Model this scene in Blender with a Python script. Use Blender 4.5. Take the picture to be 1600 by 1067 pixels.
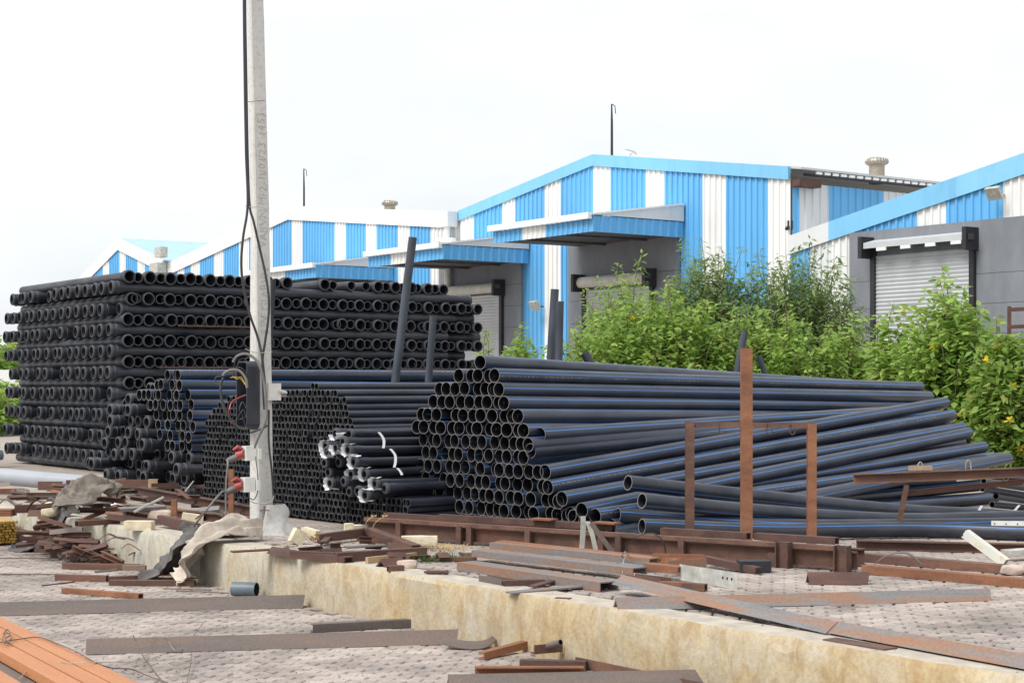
import bpy, math, random
from mathutils import Vector, Matrix, noise
for o in list(bpy.data.objects): bpy.data.objects.remove(o)
random.seed(7)
scene = bpy.context.scene
COL = scene.collection
RAD = math.radians

# ------------------------------------------------------------------ camera, sky, sun, exposure
FPX = 2600.0; EYE = 1.65; HOR = 603.0; PZ = 0.35          # focal length in photo pixels, eye height, horizon row, platform height
cam_d = bpy.data.cameras.new('camera'); cam = bpy.data.objects.new('camera', cam_d); COL.objects.link(cam)
cam.location = (0, 0, EYE); cam.rotation_euler = (RAD(90), 0, 0)
cam_d.sensor_width = 36; cam_d.lens = 36 * FPX / 1600; cam_d.shift_y = (HOR - 533.5) / 1600
cam_d.clip_start = 0.1; cam_d.clip_end = 3000
scene.camera = cam
SUN_AZ = RAD(232); SUN_EL = RAD(52)
world = bpy.data.worlds.new('World'); scene.world = world; world.use_nodes = True
def build_world():
    nt = world.node_tree; nt.nodes.clear(); N = nt.nodes.new; K = nt.links.new
    out = N('ShaderNodeOutputWorld'); bg = N('ShaderNodeBackground'); bg.inputs[1].default_value = 0.1
    sky = N('ShaderNodeTexSky'); sky.sky_type = 'NISHITA'; sky.sun_disc = False
    sky.sun_elevation = SUN_EL; sky.sun_rotation = SUN_AZ
    tc = N('ShaderNodeTexCoord'); nz = N('ShaderNodeTexNoise'); nz.inputs['Scale'].default_value = 2.2; nz.inputs['Detail'].default_value = 5
    mp = N('ShaderNodeMapping'); mp.inputs['Scale'].default_value = (1, 1, 2.5)
    cr = N('ShaderNodeValToRGB')
    cr.color_ramp.elements[0].position = .34; cr.color_ramp.elements[0].color = (6.3, 6.55, 6.8, 1)   # thin grey cloud
    cr.color_ramp.elements[1].position = .70; cr.color_ramp.elements[1].color = (8.9, 9.05, 9.15, 1)  # bright white cloud
    mx = N('ShaderNodeMix'); mx.data_type = 'RGBA'; mx.inputs[0].default_value = .93
    K(tc.outputs['Generated'], mp.inputs[0]); K(mp.outputs[0], nz.inputs['Vector']); K(nz.outputs[0], cr.inputs[0])
    K(sky.outputs[0], mx.inputs[6]); K(cr.outputs[0], mx.inputs[7]); K(mx.outputs[2], bg.inputs[0]); K(bg.outputs[0], out.inputs[0])
build_world()
sun_d = bpy.data.lights.new('sun', 'SUN'); sun = bpy.data.objects.new('sun', sun_d); COL.objects.link(sun)
sun_d.energy = 2.4; sun_d.angle = RAD(28); sun_d.color = (1, .965, .91)
sd = Vector((math.sin(SUN_AZ) * math.cos(SUN_EL), math.cos(SUN_AZ) * math.cos(SUN_EL), math.sin(SUN_EL)))
sun.rotation_euler = sd.to_track_quat('Z', 'Y').to_euler(); sun.location = (-6, -4, 12)
scene.view_settings.view_transform = 'Standard'; scene.view_settings.look = 'None'
scene.view_settings.exposure = 0.46; scene.view_settings.gamma = 1
scene.cycles.max_bounces = 6; scene.cycles.diffuse_bounces = 3; scene.cycles.glossy_bounces = 2

# ------------------------------------------------------------------ helpers
V = Vector
def W(px, py, Y): return V(((px - 800) / FPX * Y, Y, EYE + (HOR - py) / FPX * Y))
def G(px, py, z=PZ): return W(px, py, FPX * (EYE - z) / (py - HOR))
AL = RAD(35.4); LD = V((-math.sin(AL), math.cos(AL), 0)); RD = V((math.cos(AL), math.sin(AL), 0))   # the two directions of the yard
ZV = V((0, 0, 1))

def mat(name, build):
    m = bpy.data.materials.new(name); m.use_nodes = True; nt = m.node_tree; nt.nodes.clear()
    out = nt.nodes.new('ShaderNodeOutputMaterial'); bs = nt.nodes.new('ShaderNodeBsdfPrincipled')
    nt.links.new(bs.outputs[0], out.inputs[0]); build(nt, bs, nt.nodes.new, nt.links.new); return m
def rgb(c): return (c[0], c[1], c[2], 1)
def noise_ramp(nt, stops, scale=8, detail=6, rough=.6, stretch=(1, 1, 1), coord='Object', rnd=True, dist=0):
    N = nt.nodes.new; K = nt.links.new
    tc = N('ShaderNodeTexCoord'); mp = N('ShaderNodeMapping'); mp.inputs['Scale'].default_value = stretch
    nz = N('ShaderNodeTexNoise'); nz.inputs['Scale'].default_value = scale; nz.inputs['Detail'].default_value = detail
    nz.inputs['Roughness'].default_value = rough; nz.inputs['Distortion'].default_value = dist
    K(tc.outputs[coord], mp.inputs[0])
    if rnd:
        oi = N('ShaderNodeObjectInfo'); ml = N('ShaderNodeMath'); ml.operation = 'MULTIPLY'; ml.inputs[1].default_value = 37.0
        cb = N('ShaderNodeCombineXYZ'); K(oi.outputs['Random'], ml.inputs[0])
        for i in range(3): K(ml.outputs[0], cb.inputs[i])
        K(cb.outputs[0], mp.inputs['Location'])
    K(mp.outputs[0], nz.inputs['Vector'])
    cr = N('ShaderNodeValToRGB'); e = cr.color_ramp.elements
    while len(e) < len(stops): e.new(.5)
    for k, (p, c) in enumerate(stops): e[k].position = p; e[k].color = rgb(c)
    K(nz.outputs[0], cr.inputs[0]); return cr, nz
def mixc(nt, fac, a, b, mode='MIX'):
    m = nt.nodes.new('ShaderNodeMix'); m.data_type = 'RGBA'; m.blend_type = mode
    for i, v in ((0, fac), (6, a), (7, b)):
        if hasattr(v, 'links') or hasattr(v, 'is_linked'): nt.links.new(v, m.inputs[i])
        else: m.inputs[i].default_value = v if i == 0 else rgb(v)
    return m.outputs[2]
def bump(nt, bs, h, strength=.3, dist=.01):
    b = nt.nodes.new('ShaderNodeBump'); b.inputs['Strength'].default_value = strength; b.inputs['Distance'].default_value = dist
    nt.links.new(h, b.inputs['Height']); nt.links.new(b.outputs[0], bs.inputs['Normal'])
def simple(name, c, rough=.6, var=.25, scale=6, metal=0, spec=.5, bmp=0, stretch=(1, 1, 1)):
    def f(nt, bs, N, K):
        lo = tuple(x * (1 - var) for x in c); hi = tuple(min(1, x * (1 + var)) for x in c)
        cr, nz = noise_ramp(nt, [(.3, lo), (.7, hi)], scale, stretch=stretch)
        K(cr.outputs[0], bs.inputs['Base Color']); bs.inputs['Roughness'].default_value = rough; bs.inputs['Metallic'].default_value = metal
        bs.inputs['Specular IOR Level'].default_value = spec
        if bmp: bump(nt, bs, nz.outputs[0], bmp)
    return mat(name, f)
M = {}
def rust(name, stops, scale=9, stretch=(1, 1, 1), rough=.8):
    def f(nt, bs, N, K):
        cr, nz = noise_ramp(nt, stops, scale, 7, .6, stretch, dist=.4)
        c2, n2 = noise_ramp(nt, [(.35, (.86, .86, .86)), (.7, (1.1, 1.1, 1.1))], 60, 3)
        K(mixc(nt, 1.0, cr.outputs[0], c2.outputs[0], 'MULTIPLY'), bs.inputs['Base Color'])
        bs.inputs['Roughness'].default_value = rough; bump(nt, bs, n2.outputs[0], .35, .004)
    M[name] = mat(name, f)
rust('rust_maroon', [(.28, (.06, .032, .027)), (.5, (.10, .052, .042)), (.75, (.17, .08, .052))], 7, (.3, 1, 1))
rust('rust_brown', [(.28, (.075, .040, .031)), (.5, (.13, .068, .050)), (.75, (.22, .105, .066))], 7, (.3, 1, 1))
rust('rust_orange', [(.25, (.14, .06, .036)), (.5, (.25, .108, .056)), (.75, (.35, .16, .082))], 6, (.3, 1, 1))
rust('mill_scale', [(.3, (.14, .136, .142)), (.44, (.195, .185, .187)), (.51, (.24, .155, .115)), (.70, (.31, .14, .07))], 9, (.10, 1, 1), .55)
rust('grey_steel', [(.3, (.105, .085, .078)), (.55, (.14, .11, .098)), (.8, (.20, .125, .09))], 6, (.12, 1, 1), .6)
rust('oxide_primer', [(.3, (.40, .155, .06)), (.55, (.50, .21, .085)), (.8, (.58, .27, .13))], 4, (.1, 1, 1), .55)
M['galvanised'] = simple('galvanised', (.52, .52, .48), .5, .3, 12, .35)
M['galv_stained'] = (lambda: mat('galv_stained', lambda nt, bs, N, K: (K(noise_ramp(nt, [(.35, (.6, .62, .6)), (.55, (.66, .65, .55)), (.72, (.55, .36, .12))], 7)[0].outputs[0], bs.inputs['Base Color']), setattr(bs.inputs['Roughness'], 'default_value', .5))))()
M['wire'] = simple('wire', (.14, .10, .08), .6, .3)
M['wire_pale'] = simple('wire_pale', (.38, .33, .28), .5, .3)
M['cable'] = simple('cable', (.035, .035, .04), .5, .3)
M['cable_grey'] = simple('cable_grey', (.17, .16, .155), .55, .3)
M['white_plastic'] = simple('white_plastic', (.72, .72, .68), .45, .12, 9)
M['white_film'] = simple('white_film', (.78, .80, .82), .35, .15, 14)
M['red_plastic'] = simple('red_plastic', (.36, .06, .055), .4, .2)
M['yellow_wire'] = simple('yellow_wire', (.6, .40, .05), .5, .1)
M['grey_rubber'] = simple('grey_rubber', (.13, .12, .12), .6, .25)
M['box_black'] = simple('box_black', (.028, .034, .045), .42, .25, 5)
M['pvc_grey'] = simple('pvc_grey', (.34, .36, .40), .4, .12, 3)
M['pvc_blue'] = simple('pvc_blue', (.12, .155, .19), .45, .15, 3)
M['dark_iron'] = simple('dark_iron', (.022, .022, .028), .55, .3)
M['ochre_rod'] = simple('ochre_rod', (.40, .25, .05), .6, .45, 60)
M['cream_block'] = simple('cream_block', (.66, .58, .42), .9, .22, 14, bmp=.4)
M['stone_pink'] = simple('stone_pink', (.50, .40, .34), .9, .25, 16, bmp=.6)
M['cloth_grey'] = simple('cloth_grey', (.21, .185, .16), .95, .3, 8, bmp=.2, spec=.1)
M['cloth_dark'] = simple('cloth_dark', (.135, .128, .125), .95, .35, 8, bmp=.2, spec=.1)
M['sack_beige'] = simple('sack_beige', (.50, .44, .375), .95, .3, 9, bmp=.5, spec=.1)
M['grass_green'] = simple('grass_green', (.10, .17, .05), .7, .4, 30)
M['grass_dry'] = simple('grass_dry', (.50, .38, .20), .9, .3, 30)
M['wood_block'] = simple('wood_block', (.36, .25, .15), .85, .25, 10)

def pipe_mat(name, base, rough, stripe=None, dust=(.10, .10, .11), prints=False):
    def f(nt, bs, N, K):
        cr, nz = noise_ramp(nt, [(.35, base), (.8, tuple(b * 1.5 + d * .30 for b, d in zip(base, dust)))], 5, 6, .65, (.35, 1, 1))
        col = cr.outputs[0]
        tc = N('ShaderNodeTexCoord'); sp = N('ShaderNodeSeparateXYZ'); K(tc.outputs['Object'], sp.inputs[0])
        at = N('ShaderNodeMath'); at.operation = 'ARCTAN2'; K(sp.outputs[2], at.inputs[0]); K(sp.outputs[1], at.inputs[1])
        if stripe:                                   # four co-extruded stripes round the pipe
            ml = N('ShaderNodeMath'); ml.operation = 'MULTIPLY'; ml.inputs[1].default_value = 3; K(at.outputs[0], ml.inputs[0])
            cs = N('ShaderNodeMath'); cs.operation = 'COSINE'; K(ml.outputs[0], cs.inputs[0])
            gt = N('ShaderNodeMath'); gt.operation = 'GREATER_THAN'; gt.inputs[1].default_value = .972; K(cs.outputs[0], gt.inputs[0])
            col = mixc(nt, gt.outputs[0], col, stripe)
        if prints:                                   # the faint line of white print along the pipe, too small to read
            ab = N('ShaderNodeMath'); ab.operation = 'SUBTRACT'; ab.inputs[1].default_value = .42; K(at.outputs[0], ab.inputs[0])
            aa = N('ShaderNodeMath'); aa.operation = 'ABSOLUTE'; K(ab.outputs[0], aa.inputs[0])
            lt = N('ShaderNodeMath'); lt.operation = 'LESS_THAN'; lt.inputs[1].default_value = .05; K(aa.outputs[0], lt.inputs[0])
            n1 = N('ShaderNodeTexNoise'); n1.noise_dimensions = '1D'; n1.inputs['Scale'].default_value = 34; n1.inputs['Detail'].default_value = 0; K(sp.outputs[0], n1.inputs['W'])
            n2 = N('ShaderNodeTexNoise'); n2.noise_dimensions = '1D'; n2.inputs['Scale'].default_value = 1.6; n2.inputs['Detail'].default_value = 0; K(sp.outputs[0], n2.inputs['W'])
            g1 = N('ShaderNodeMath'); g1.operation = 'GREATER_THAN'; g1.inputs[1].default_value = .5; K(n1.outputs[0], g1.inputs[0])
            g2 = N('ShaderNodeMath'); g2.operation = 'GREATER_THAN'; g2.inputs[1].default_value = .5; K(n2.outputs[0], g2.inputs[0])
            m1 = N('ShaderNodeMath'); m1.operation = 'MULTIPLY'; K(g1.outputs[0], m1.inputs[0]); K(g2.outputs[0], m1.inputs[1])
            m2 = N('ShaderNodeMath'); m2.operation = 'MULTIPLY'; K(m1.outputs[0], m2.inputs[0]); K(lt.outputs[0], m2.inputs[1])
            oi = N('ShaderNodeObjectInfo'); g3 = N('ShaderNodeMath'); g3.operation = 'LESS_THAN'; g3.inputs[1].default_value = .3; K(oi.outputs['Random'], g3.inputs[0]); m3 = N('ShaderNodeMath'); m3.operation = 'MULTIPLY'; K(m2.outputs[0], m3.inputs[0]); K(g3.outputs[0], m3.inputs[1]); m2 = m3
            col = mixc(nt, m2.outputs[0], col, (.22, .22, .23))
        K(col, bs.inputs['Base Color']); bs.inputs['Roughness'].default_value = rough
        r2, _ = noise_ramp(nt, [(.3, (rough - .08,) * 3), (.7, (rough + .12,) * 3)], 12, 4, .6, (.2, 1, 1)); K(r2.outputs[0], bs.inputs['Roughness'])
    return mat(name, f)
M['pipe_striped'] = pipe_mat('pipe_striped', (.019, .026, .044), .34, (.04, .17, .46), prints=True)
M['pipe_bore'] = simple('pipe_bore', (.016, .018, .024), .5, .2)
M['stake'] = pipe_mat('stake', (.035, .043, .058), .38)
M['pipe_black'] = pipe_mat('pipe_black', (.017, .021, .032), .40)
M['pipe_socket'] = pipe_mat('pipe_socket', (.021, .024, .033), .46)
M['pipe_cut'] = simple('pipe_cut', (.19, .18, .17), .7, .3, 30)
M['small_cut'] = simple('small_cut', (.135, .132, .13), .7, .3, 30)
M['socket_lip'] = simple('socket_lip', (.062, .064, .072), .6, .3, 20)

class MB:
    """collects geometry for ONE mesh object"""
    def __init__(s): s.v = []; s.f = []; s.m = []; s.s = []; s.sharp = set()
    def add(s, vs, fs, mi=0, smooth=False):
        b = len(s.v); s.v += [V(p) for p in vs]
        for f in fs: s.f.append([b + i for i in f]); s.m.append(mi); s.s.append(smooth)
        return b
    def prism(s, prof, p0, p1, roll=0, mi=0, up=None, cut0=0, cut1=0):
        p0 = V(p0); p1 = V(p1); d = (p1 - p0).normalized(); upv = V(up) if up else ZV
        if abs(d.dot(upv)) > .98: upv = V((0, -1, 0))
        side = d.cross(upv).normalized(); u = side.cross(d)
        c, sn = math.cos(roll), math.sin(roll); n = len(prof)
        ring = lambda p, cut: [p + side * (a * c - b * sn) + u * (a * sn + b * c) + d * (cut * b) for a, b in prof]
        s.add(ring(p0, cut0) + ring(p1, cut1), [[i, (i + 1) % n, n + (i + 1) % n, n + i] for i in range(n)] + [list(range(n))[::-1], list(range(n, 2 * n))], mi)
        return s
    def box(s, c, sx, sy, sz, rz=0, mi=0, ax=None):
        c = V(c)
        if ax: X, Y, Z = ax
        else: X = V((math.cos(rz), math.sin(rz), 0)); Y = V((-math.sin(rz), math.cos(rz), 0)); Z = ZV
        vs = [c + X * (a * sx / 2) + Y * (b * sy / 2) + Z * (e * sz / 2) for e in (-1, 1) for b in (-1, 1) for a in (-1, 1)]
        s.add(vs, [[0, 2, 3, 1], [4, 5, 7, 6], [0, 1, 5, 4], [2, 6, 7, 3], [0, 4, 6, 2], [1, 3, 7, 5]], mi); return s
    def tube(s, path, r, n=8, mi=0, cap=True):
        path = [V(p) for p in path]; rs = r if isinstance(r, (list, tuple)) else [r] * len(path); b0 = len(s.v); ref = None
        for i, p in enumerate(path):
            d = (path[min(i + 1, len(path) - 1)] - path[max(i - 1, 0)]).normalized()
            if ref is None: ref = d.cross(ZV) if abs(d.z) < .95 else d.cross(V((1, 0, 0)))
            ref = (ref - d * ref.dot(d)).normalized(); w = d.cross(ref)
            s.v += [p + (ref * math.cos(2 * math.pi * k / n) + w * math.sin(2 * math.pi * k / n)) * rs[i] for k in range(n)]
        for i in range(len(path) - 1):
            for k in range(n):
                s.f.append([b0 + i * n + k, b0 + i * n + (k + 1) % n, b0 + (i + 1) * n + (k + 1) % n, b0 + (i + 1) * n + k]); s.m.append(mi); s.s.append(True)
        if cap:
            s.f.append([b0 + k for k in range(n)][::-1]); s.m.append(mi); s.s.append(False)
            e = b0 + (len(path) - 1) * n; s.f.append([e + k for k in range(n)]); s.m.append(mi); s.s.append(False)
        return s
    def revolve(s, prof, n=20, mis=None, path=None, closed=True):
        """prof: closed loop of (x, r); revolved about X, or swept along path when given"""
        b0 = len(s.v); m = len(prof)
        for (x, r) in prof:
            for k in range(n):
                a = 2 * math.pi * k / n; s.v.append(V((x, r * math.cos(a), r * math.sin(a))))
        for j in range(m if closed else m - 1):
            j2 = (j + 1) % m
            for k in range(n):
                s.f.append([b0 + j * n + k, b0 + j2 * n + k, b0 + j2 * n + (k + 1) % n, b0 + j * n + (k + 1) % n][::-1]); s.m.append(mis[j] if mis else 0); s.s.append(True)
        return s
    def mesh(s, name, mats, origin=None, auto=35):
        me = bpy.data.meshes.new(name); o = V(origin) if origin is not None else V((0, 0, 0))
        me.from_pydata([p - o for p in s.v], [], s.f); me.update()
        for m in (mats if isinstance(mats, (list, tuple)) else [mats]): me.materials.append(M[m] if isinstance(m, str) else m)
        me.polygons.foreach_set('material_index', s.m); me.polygons.foreach_set('use_smooth', s.s)
        if any(s.s): me.set_sharp_from_angle(angle=RAD(auto))
        me.update(); return me
    def build(s, name, mats, parent=None, origin=None, auto=35):
        if parent is not None and origin is None: origin = parent.matrix_world.translation if False else parent.location
        if origin is None and s.v:
            xs = [p.x for p in s.v]; ys = [p.y for p in s.v]; origin = V(((min(xs) + max(xs)) / 2, (min(ys) + max(ys)) / 2, min(p.z for p in s.v)))
        ob = bpy.data.objects.new(name, s.mesh(name, mats, origin, auto)); COL.objects.link(ob)
        if parent is None: ob.location = origin
        else: ob.parent = parent; ob.location = V(origin) - V(parent.location)
        return ob
def sub(s, name, mats, part, top, auto=35):
    """a sub-part: child of a part whose own origin coincides with its thing's origin"""
    ob = bpy.data.objects.new(name, s.mesh(name, mats, top.location, auto)); COL.objects.link(ob); ob.parent = part; return ob
LABELS = {}
def tag(o, label, cat, group=None):
    o['label'] = label; o['category'] = cat
    if group: o['group'] = group
    n = len(label.split())
    if n < 4 or n > 16: print('LABEL LENGTH', n, label)
    if label in LABELS and not group: print('DUP LABEL', label)
    LABELS[label] = 1; return o
def empty(name, loc, label, cat, group=None):
    o = bpy.data.objects.new(name, None); COL.objects.link(o); o.location = loc; o.empty_display_size = .2; return tag(o, label, cat, group)
def kind(o, k): o['kind'] = k; return o
ORD = 'first second third fourth fifth sixth seventh eighth ninth tenth eleventh twelfth thirteenth fourteenth fifteenth sixteenth seventeenth eighteenth nineteenth twentieth'.split()
TENS = {2: 'twenty', 3: 'thirty', 4: 'forty'}
def ordn(i):
    if i < 20: return ORD[i]
    t, u = divmod(i + 1, 10)
    return {2: 'twentieth', 3: 'thirtieth', 4: 'fortieth'}[t] if u == 0 else TENS[t] + '-' + ORD[u - 1]
# section profiles (a: towards the viewer side, b: up)
def tent(w, h, t=.012): return [(0, h), (w / 2, 0), (w / 2 - t * 1.4, 0), (0, h - t * 1.5), (-w / 2 + t * 1.4, 0), (-w / 2, 0)][::-1]
def nchan(w, h, t=.008): return [(-w / 2, 0), (-w / 2, h), (w / 2, h), (w / 2, 0), (w / 2 - t, 0), (w / 2 - t, h - t), (-w / 2 + t, h - t), (-w / 2 + t, 0)]
def uchan(w, h, t=.008): return [(a, h - b) for a, b in nchan(w, h, t)][::-1]
def cfront(w, h, t=.008): return [(w / 2, h), (w / 2, h - t), (-w / 2 + t, h - t), (-w / 2 + t, t), (w / 2, t), (w / 2, 0), (-w / 2, 0), (-w / 2, h)][::-1]
def cback(w, h, t=.008): return [(-a, b) for a, b in cfront(w, h, t)][::-1]
def ibeam(w, h, t=.009): return [(-w / 2, 0), (-w / 2, t), (-t / 2, t), (-t / 2, h - t), (-w / 2, h - t), (-w / 2, h), (w / 2, h), (w / 2, h - t), (t / 2, h - t), (t / 2, t), (w / 2, t), (w / 2, 0)]
def angle(w, h, t=.008): return [(w / 2, 0), (w / 2, h), (w / 2 - t, h), (w / 2 - t, t), (-w / 2, t), (-w / 2, 0)][::-1]
def flat(w, t=.008): return [(-w / 2, 0), (-w / 2, t), (w / 2, t), (w / 2, 0)]
LASTBAR = [None]; PN = {4: 'flat', 6: 'angle', 8: 'channel', 12: 'beam'}
def bigord(i):
    t, u = divmod(i + 1, 10)
    if i < 20 or t < 5: return ordn(i)
    w = {5: 'fifty', 6: 'sixty', 7: 'seventy', 8: 'eighty'}[t]; return (w[:-1] + 'ieth') if u == 0 else w + '-' + ORD[u - 1]
def bar(*a, **k):
    o = bar_(*a, **k); LASTBAR[0] = o; m = a[4] if len(a) > 4 else k['m']; o['look'] = {'rust_maroon': 'dark maroon', 'rust_brown': 'brown', 'rust_orange': 'orange rusty'}.get(m, 'grey') + ' ' + PN.get(len(a[1]), 'flat'); return o
def bar_(name, prof, p0, p1, m, label, cat='steel bar', group=None, roll=0, cut0=0, cut1=0):
    p0 = V(p0); p1 = V(p1); d = (p1 - p0).normalized(); L = (p1 - p0).length
    if abs(d.z) > .95: b = MB().prism(prof, p0, p1, roll, 0, None, cut0, cut1); return tag(b.build(name, m, origin=p0), label, cat, group)
    o = MB().prism(prof, (0, 0, 0), (L, 0, 0), roll, 0, None, cut0, cut1).build(name, m, origin=V((0, 0, 0)))     # the bar's length is its own X axis
    y = ZV.cross(d).normalized(); o.matrix_world = Matrix.Translation(p0) @ Matrix((d, y, d.cross(y))).transposed().to_4x4(); return tag(o, label, cat, group)
def gbar(name, prof, a, b, m, label, cat='steel bar', z=PZ, dz0=0, dz1=0, group=None, roll=0, cut0=0, cut1=0):
    p0 = G(a[0], a[1], z); p1 = G(b[0], b[1], z); p0.z += dz0; p1.z += dz1
    return bar(name, prof, p0, p1, m, label, cat, group, roll, cut0, cut1)
def hollow(s, p0, p1, w, h, t, mi=0):
    p0 = V(p0); p1 = V(p1); d = (p1 - p0).normalized(); side = d.cross(ZV).normalized(); u = side.cross(d)
    rr = lambda p, w, h, o: [p + side * (a * w / 2) + u * (o + b * h) for a, b in ((-1, 0), (-1, 1), (1, 1), (1, 0))]
    vs = rr(p0, w, h, 0) + rr(p1, w, h, 0) + rr(p0, w - 2 * t, h - 2 * t, t) + rr(p1, w - 2 * t, h - 2 * t, t); fs = []
    for i in range(4):
        j = (i + 1) % 4; fs += [[i, j, 4 + j, 4 + i], [8 + i, 12 + i, 12 + j, 8 + j], [i, 8 + i, 8 + j, j], [4 + i, 4 + j, 12 + j, 12 + i]]
    s.add(vs, fs, mi); return s

# ------------------------------------------------------------------ ground, platform, pavers
def soil(nt, bs, N, K):
    cr, nz = noise_ramp(nt, [(.3, (.27, .22, .185)), (.5, (.36, .31, .27)), (.72, (.45, .40, .36))], .9, 9, .7, rnd=False)
    c2, n2 = noise_ramp(nt, [(.3, (.75, .75, .75)), (.7, (1.15, 1.15, 1.15))], 60, 4, rnd=False)
    K(mixc(nt, 1.0, cr.outputs[0], c2.outputs[0], 'MULTIPLY'), bs.inputs['Base Color']); bs.inputs['Roughness'].default_value = .95; bump(nt, bs, n2.outputs[0], .5, .006)
M['soil'] = mat('soil', soil)
def paver(nt, bs, N, K):
    ge = N('ShaderNodeNewGeometry'); oi = N('ShaderNodeObjectInfo')
    ad = N('ShaderNodeMath'); ad.operation = 'ADD'; K(ge.outputs['Random Per Island'], ad.inputs[0]); K(oi.outputs['Random'], ad.inputs[1])
    fr = N('ShaderNodeMath'); fr.operation = 'FRACT'; K(ad.outputs[0], fr.inputs[0])
    cr = N('ShaderNodeValToRGB'); e = cr.color_ramp.elements; e[0].color = (.31, .272, .255, 1); e[1].color = (.43, .383, .36, 1)
    e.new(.35).color = (.38, .335, .315, 1); K(fr.outputs[0], cr.inputs[0])
    tc = N('ShaderNodeTexCoord'); nz = N('ShaderNodeTexNoise'); nz.inputs['Scale'].default_value = 1.3; nz.inputs['Detail'].default_value = 8; nz.inputs['Roughness'].default_value = .7
    K(ge.outputs['Position'], nz.inputs['Vector'])
    dr = N('ShaderNodeValToRGB'); dr.color_ramp.elements[0].position = .36; dr.color_ramp.elements[0].color = (.55, .54, .53, 1); dr.color_ramp.elements[1].position = .62; dr.color_ramp.elements[1].color = (1.1, 1.07, 1.02, 1)
    K(nz.outputs[0], dr.inputs[0]); n2 = N('ShaderNodeTexNoise'); n2.inputs['Scale'].default_value = 45; n2.inputs['Detail'].default_value = 5; K(ge.outputs['Position'], n2.inputs['Vector'])
    d2 = N('ShaderNodeValToRGB'); d2.color_ramp.elements[0].position = .3; d2.color_ramp.elements[0].color = (.8, .8, .8, 1); d2.color_ramp.elements[1].position = .65; d2.color_ramp.elements[1].color = (1.12, 1.12, 1.12, 1); K(n2.outputs[0], d2.inputs[0])
    c = mixc(nt, 1.0, cr.outputs[0], dr.outputs[0], 'MULTIPLY'); K(mixc(nt, 1.0, c, d2.outputs[0], 'MULTIPLY'), bs.inputs['Base Color'])
    bs.inputs['Roughness'].default_value = .9; bump(nt, bs, n2.outputs[0], .5, .004)
M['paver'] = mat('paver', paver)
def stained(nt, bs, N, K):
    a, _ = noise_ramp(nt, [(.26, (.46, .30, .13)), (.40, (.53, .41, .23)), (.52, (.54, .45, .29)), (.64, (.50, .46, .37)), (.76, (.42, .41, .37))], 1.9, 9, .72, (1, 1, .75), rnd=False, dist=.7)
    g_, _ = noise_ramp(nt, [(.3, (.45, .45, .39)), (.55, (.56, .55, .48)), (.75, (.60, .56, .44))], 2.5, 7, .65, (1, 1, .7), rnd=False, dist=.6)
    tc = N('ShaderNodeTexCoord'); sp = N('ShaderNodeSeparateXYZ'); K(tc.outputs['Object'], sp.inputs[0]); mr = N('ShaderNodeMapRange'); mr.inputs[1].default_value = -2.6; mr.inputs[2].default_value = -1.3; K(sp.outputs[0], mr.inputs[0])
    b, nb = noise_ramp(nt, [(.36, (.80, .70, .58)), (.58, (1.05, 1.04, 1.02))], 7, 8, .7, (1, 1, .5), rnd=False, dist=.8)
    c, nc = noise_ramp(nt, [(.3, (.8, .8, .8)), (.7, (1.1, 1.1, 1.1))], 40, 6, .7, rnd=False)
    pk, _ = noise_ramp(nt, [(.47, (0, 0, 0)), (.62, (.5, .5, .5))], 1.1, 6, .7, (1, 1, 1.2), rnd=False, dist=1.0)
    pa = mixc(nt, pk.outputs[0], a.outputs[0], (.56, .53, .46)); x = mixc(nt, 1.0, mixc(nt, mr.outputs[0], g_.outputs[0], pa), b.outputs[0], 'MULTIPLY'); x = mixc(nt, 1.0, x, c.outputs[0], 'MULTIPLY'); hs = N('ShaderNodeHueSaturation'); hs.inputs['Saturation'].default_value = .95; hs.inputs['Value'].default_value = .89; K(x, hs.inputs['Color']); K(hs.outputs[0], bs.inputs['Base Color'])
    bs.inputs['Roughness'].default_value = .92; bump(nt, bs, nc.outputs[0], .5, .008)
M['concrete_stained'] = mat('concrete_stained', stained)
M['coping'] = simple('coping', (.44, .395, .33), .92, .22, 9, bmp=.4)
M['concrete'] = simple('concrete', (.50, .485, .455), .9, .16, 11, bmp=.3)

gs = MB(); gs.add([(-400, -30, -.024), (400, -30, -.024), (400, 600, -.024), (-400, 600, -.024)], [[0, 1, 2, 3]])
ground = kind(gs.build('ground', 'soil', origin=V((0, 0, 0))), 'structure')
E0 = G(400, 859); E1 = G(1600, 1060); ED = (E0 - E1).normalized(); ED.z = 0; ED.normalize(); EN = V((ED.y, -ED.x, 0))
if EN.y < 0: EN = -EN                                            # EN points from the edge back over the platform
EA = E1 - ED * 12; EA.z = 0; EB = E1 + ED * 75; EB.z = 0
pm = MB(); zt = PZ - .024
pts = [EA + EN * .25, EB + EN * .25, EB + EN * 260 + ED * 60, EA + EN * 260 - ED * 160]
pm.add([(p.x, p.y, zt) for p in pts] + [(p.x, p.y, -.2) for p in pts], [[3, 2, 1, 0], [0, 1, 5, 4], [2, 3, 7, 6], [1, 2, 6, 5], [3, 0, 4, 7]])
platform = kind(pm.build('pavement', 'soil', origin=V((0, 0, 0))), 'structure')
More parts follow.
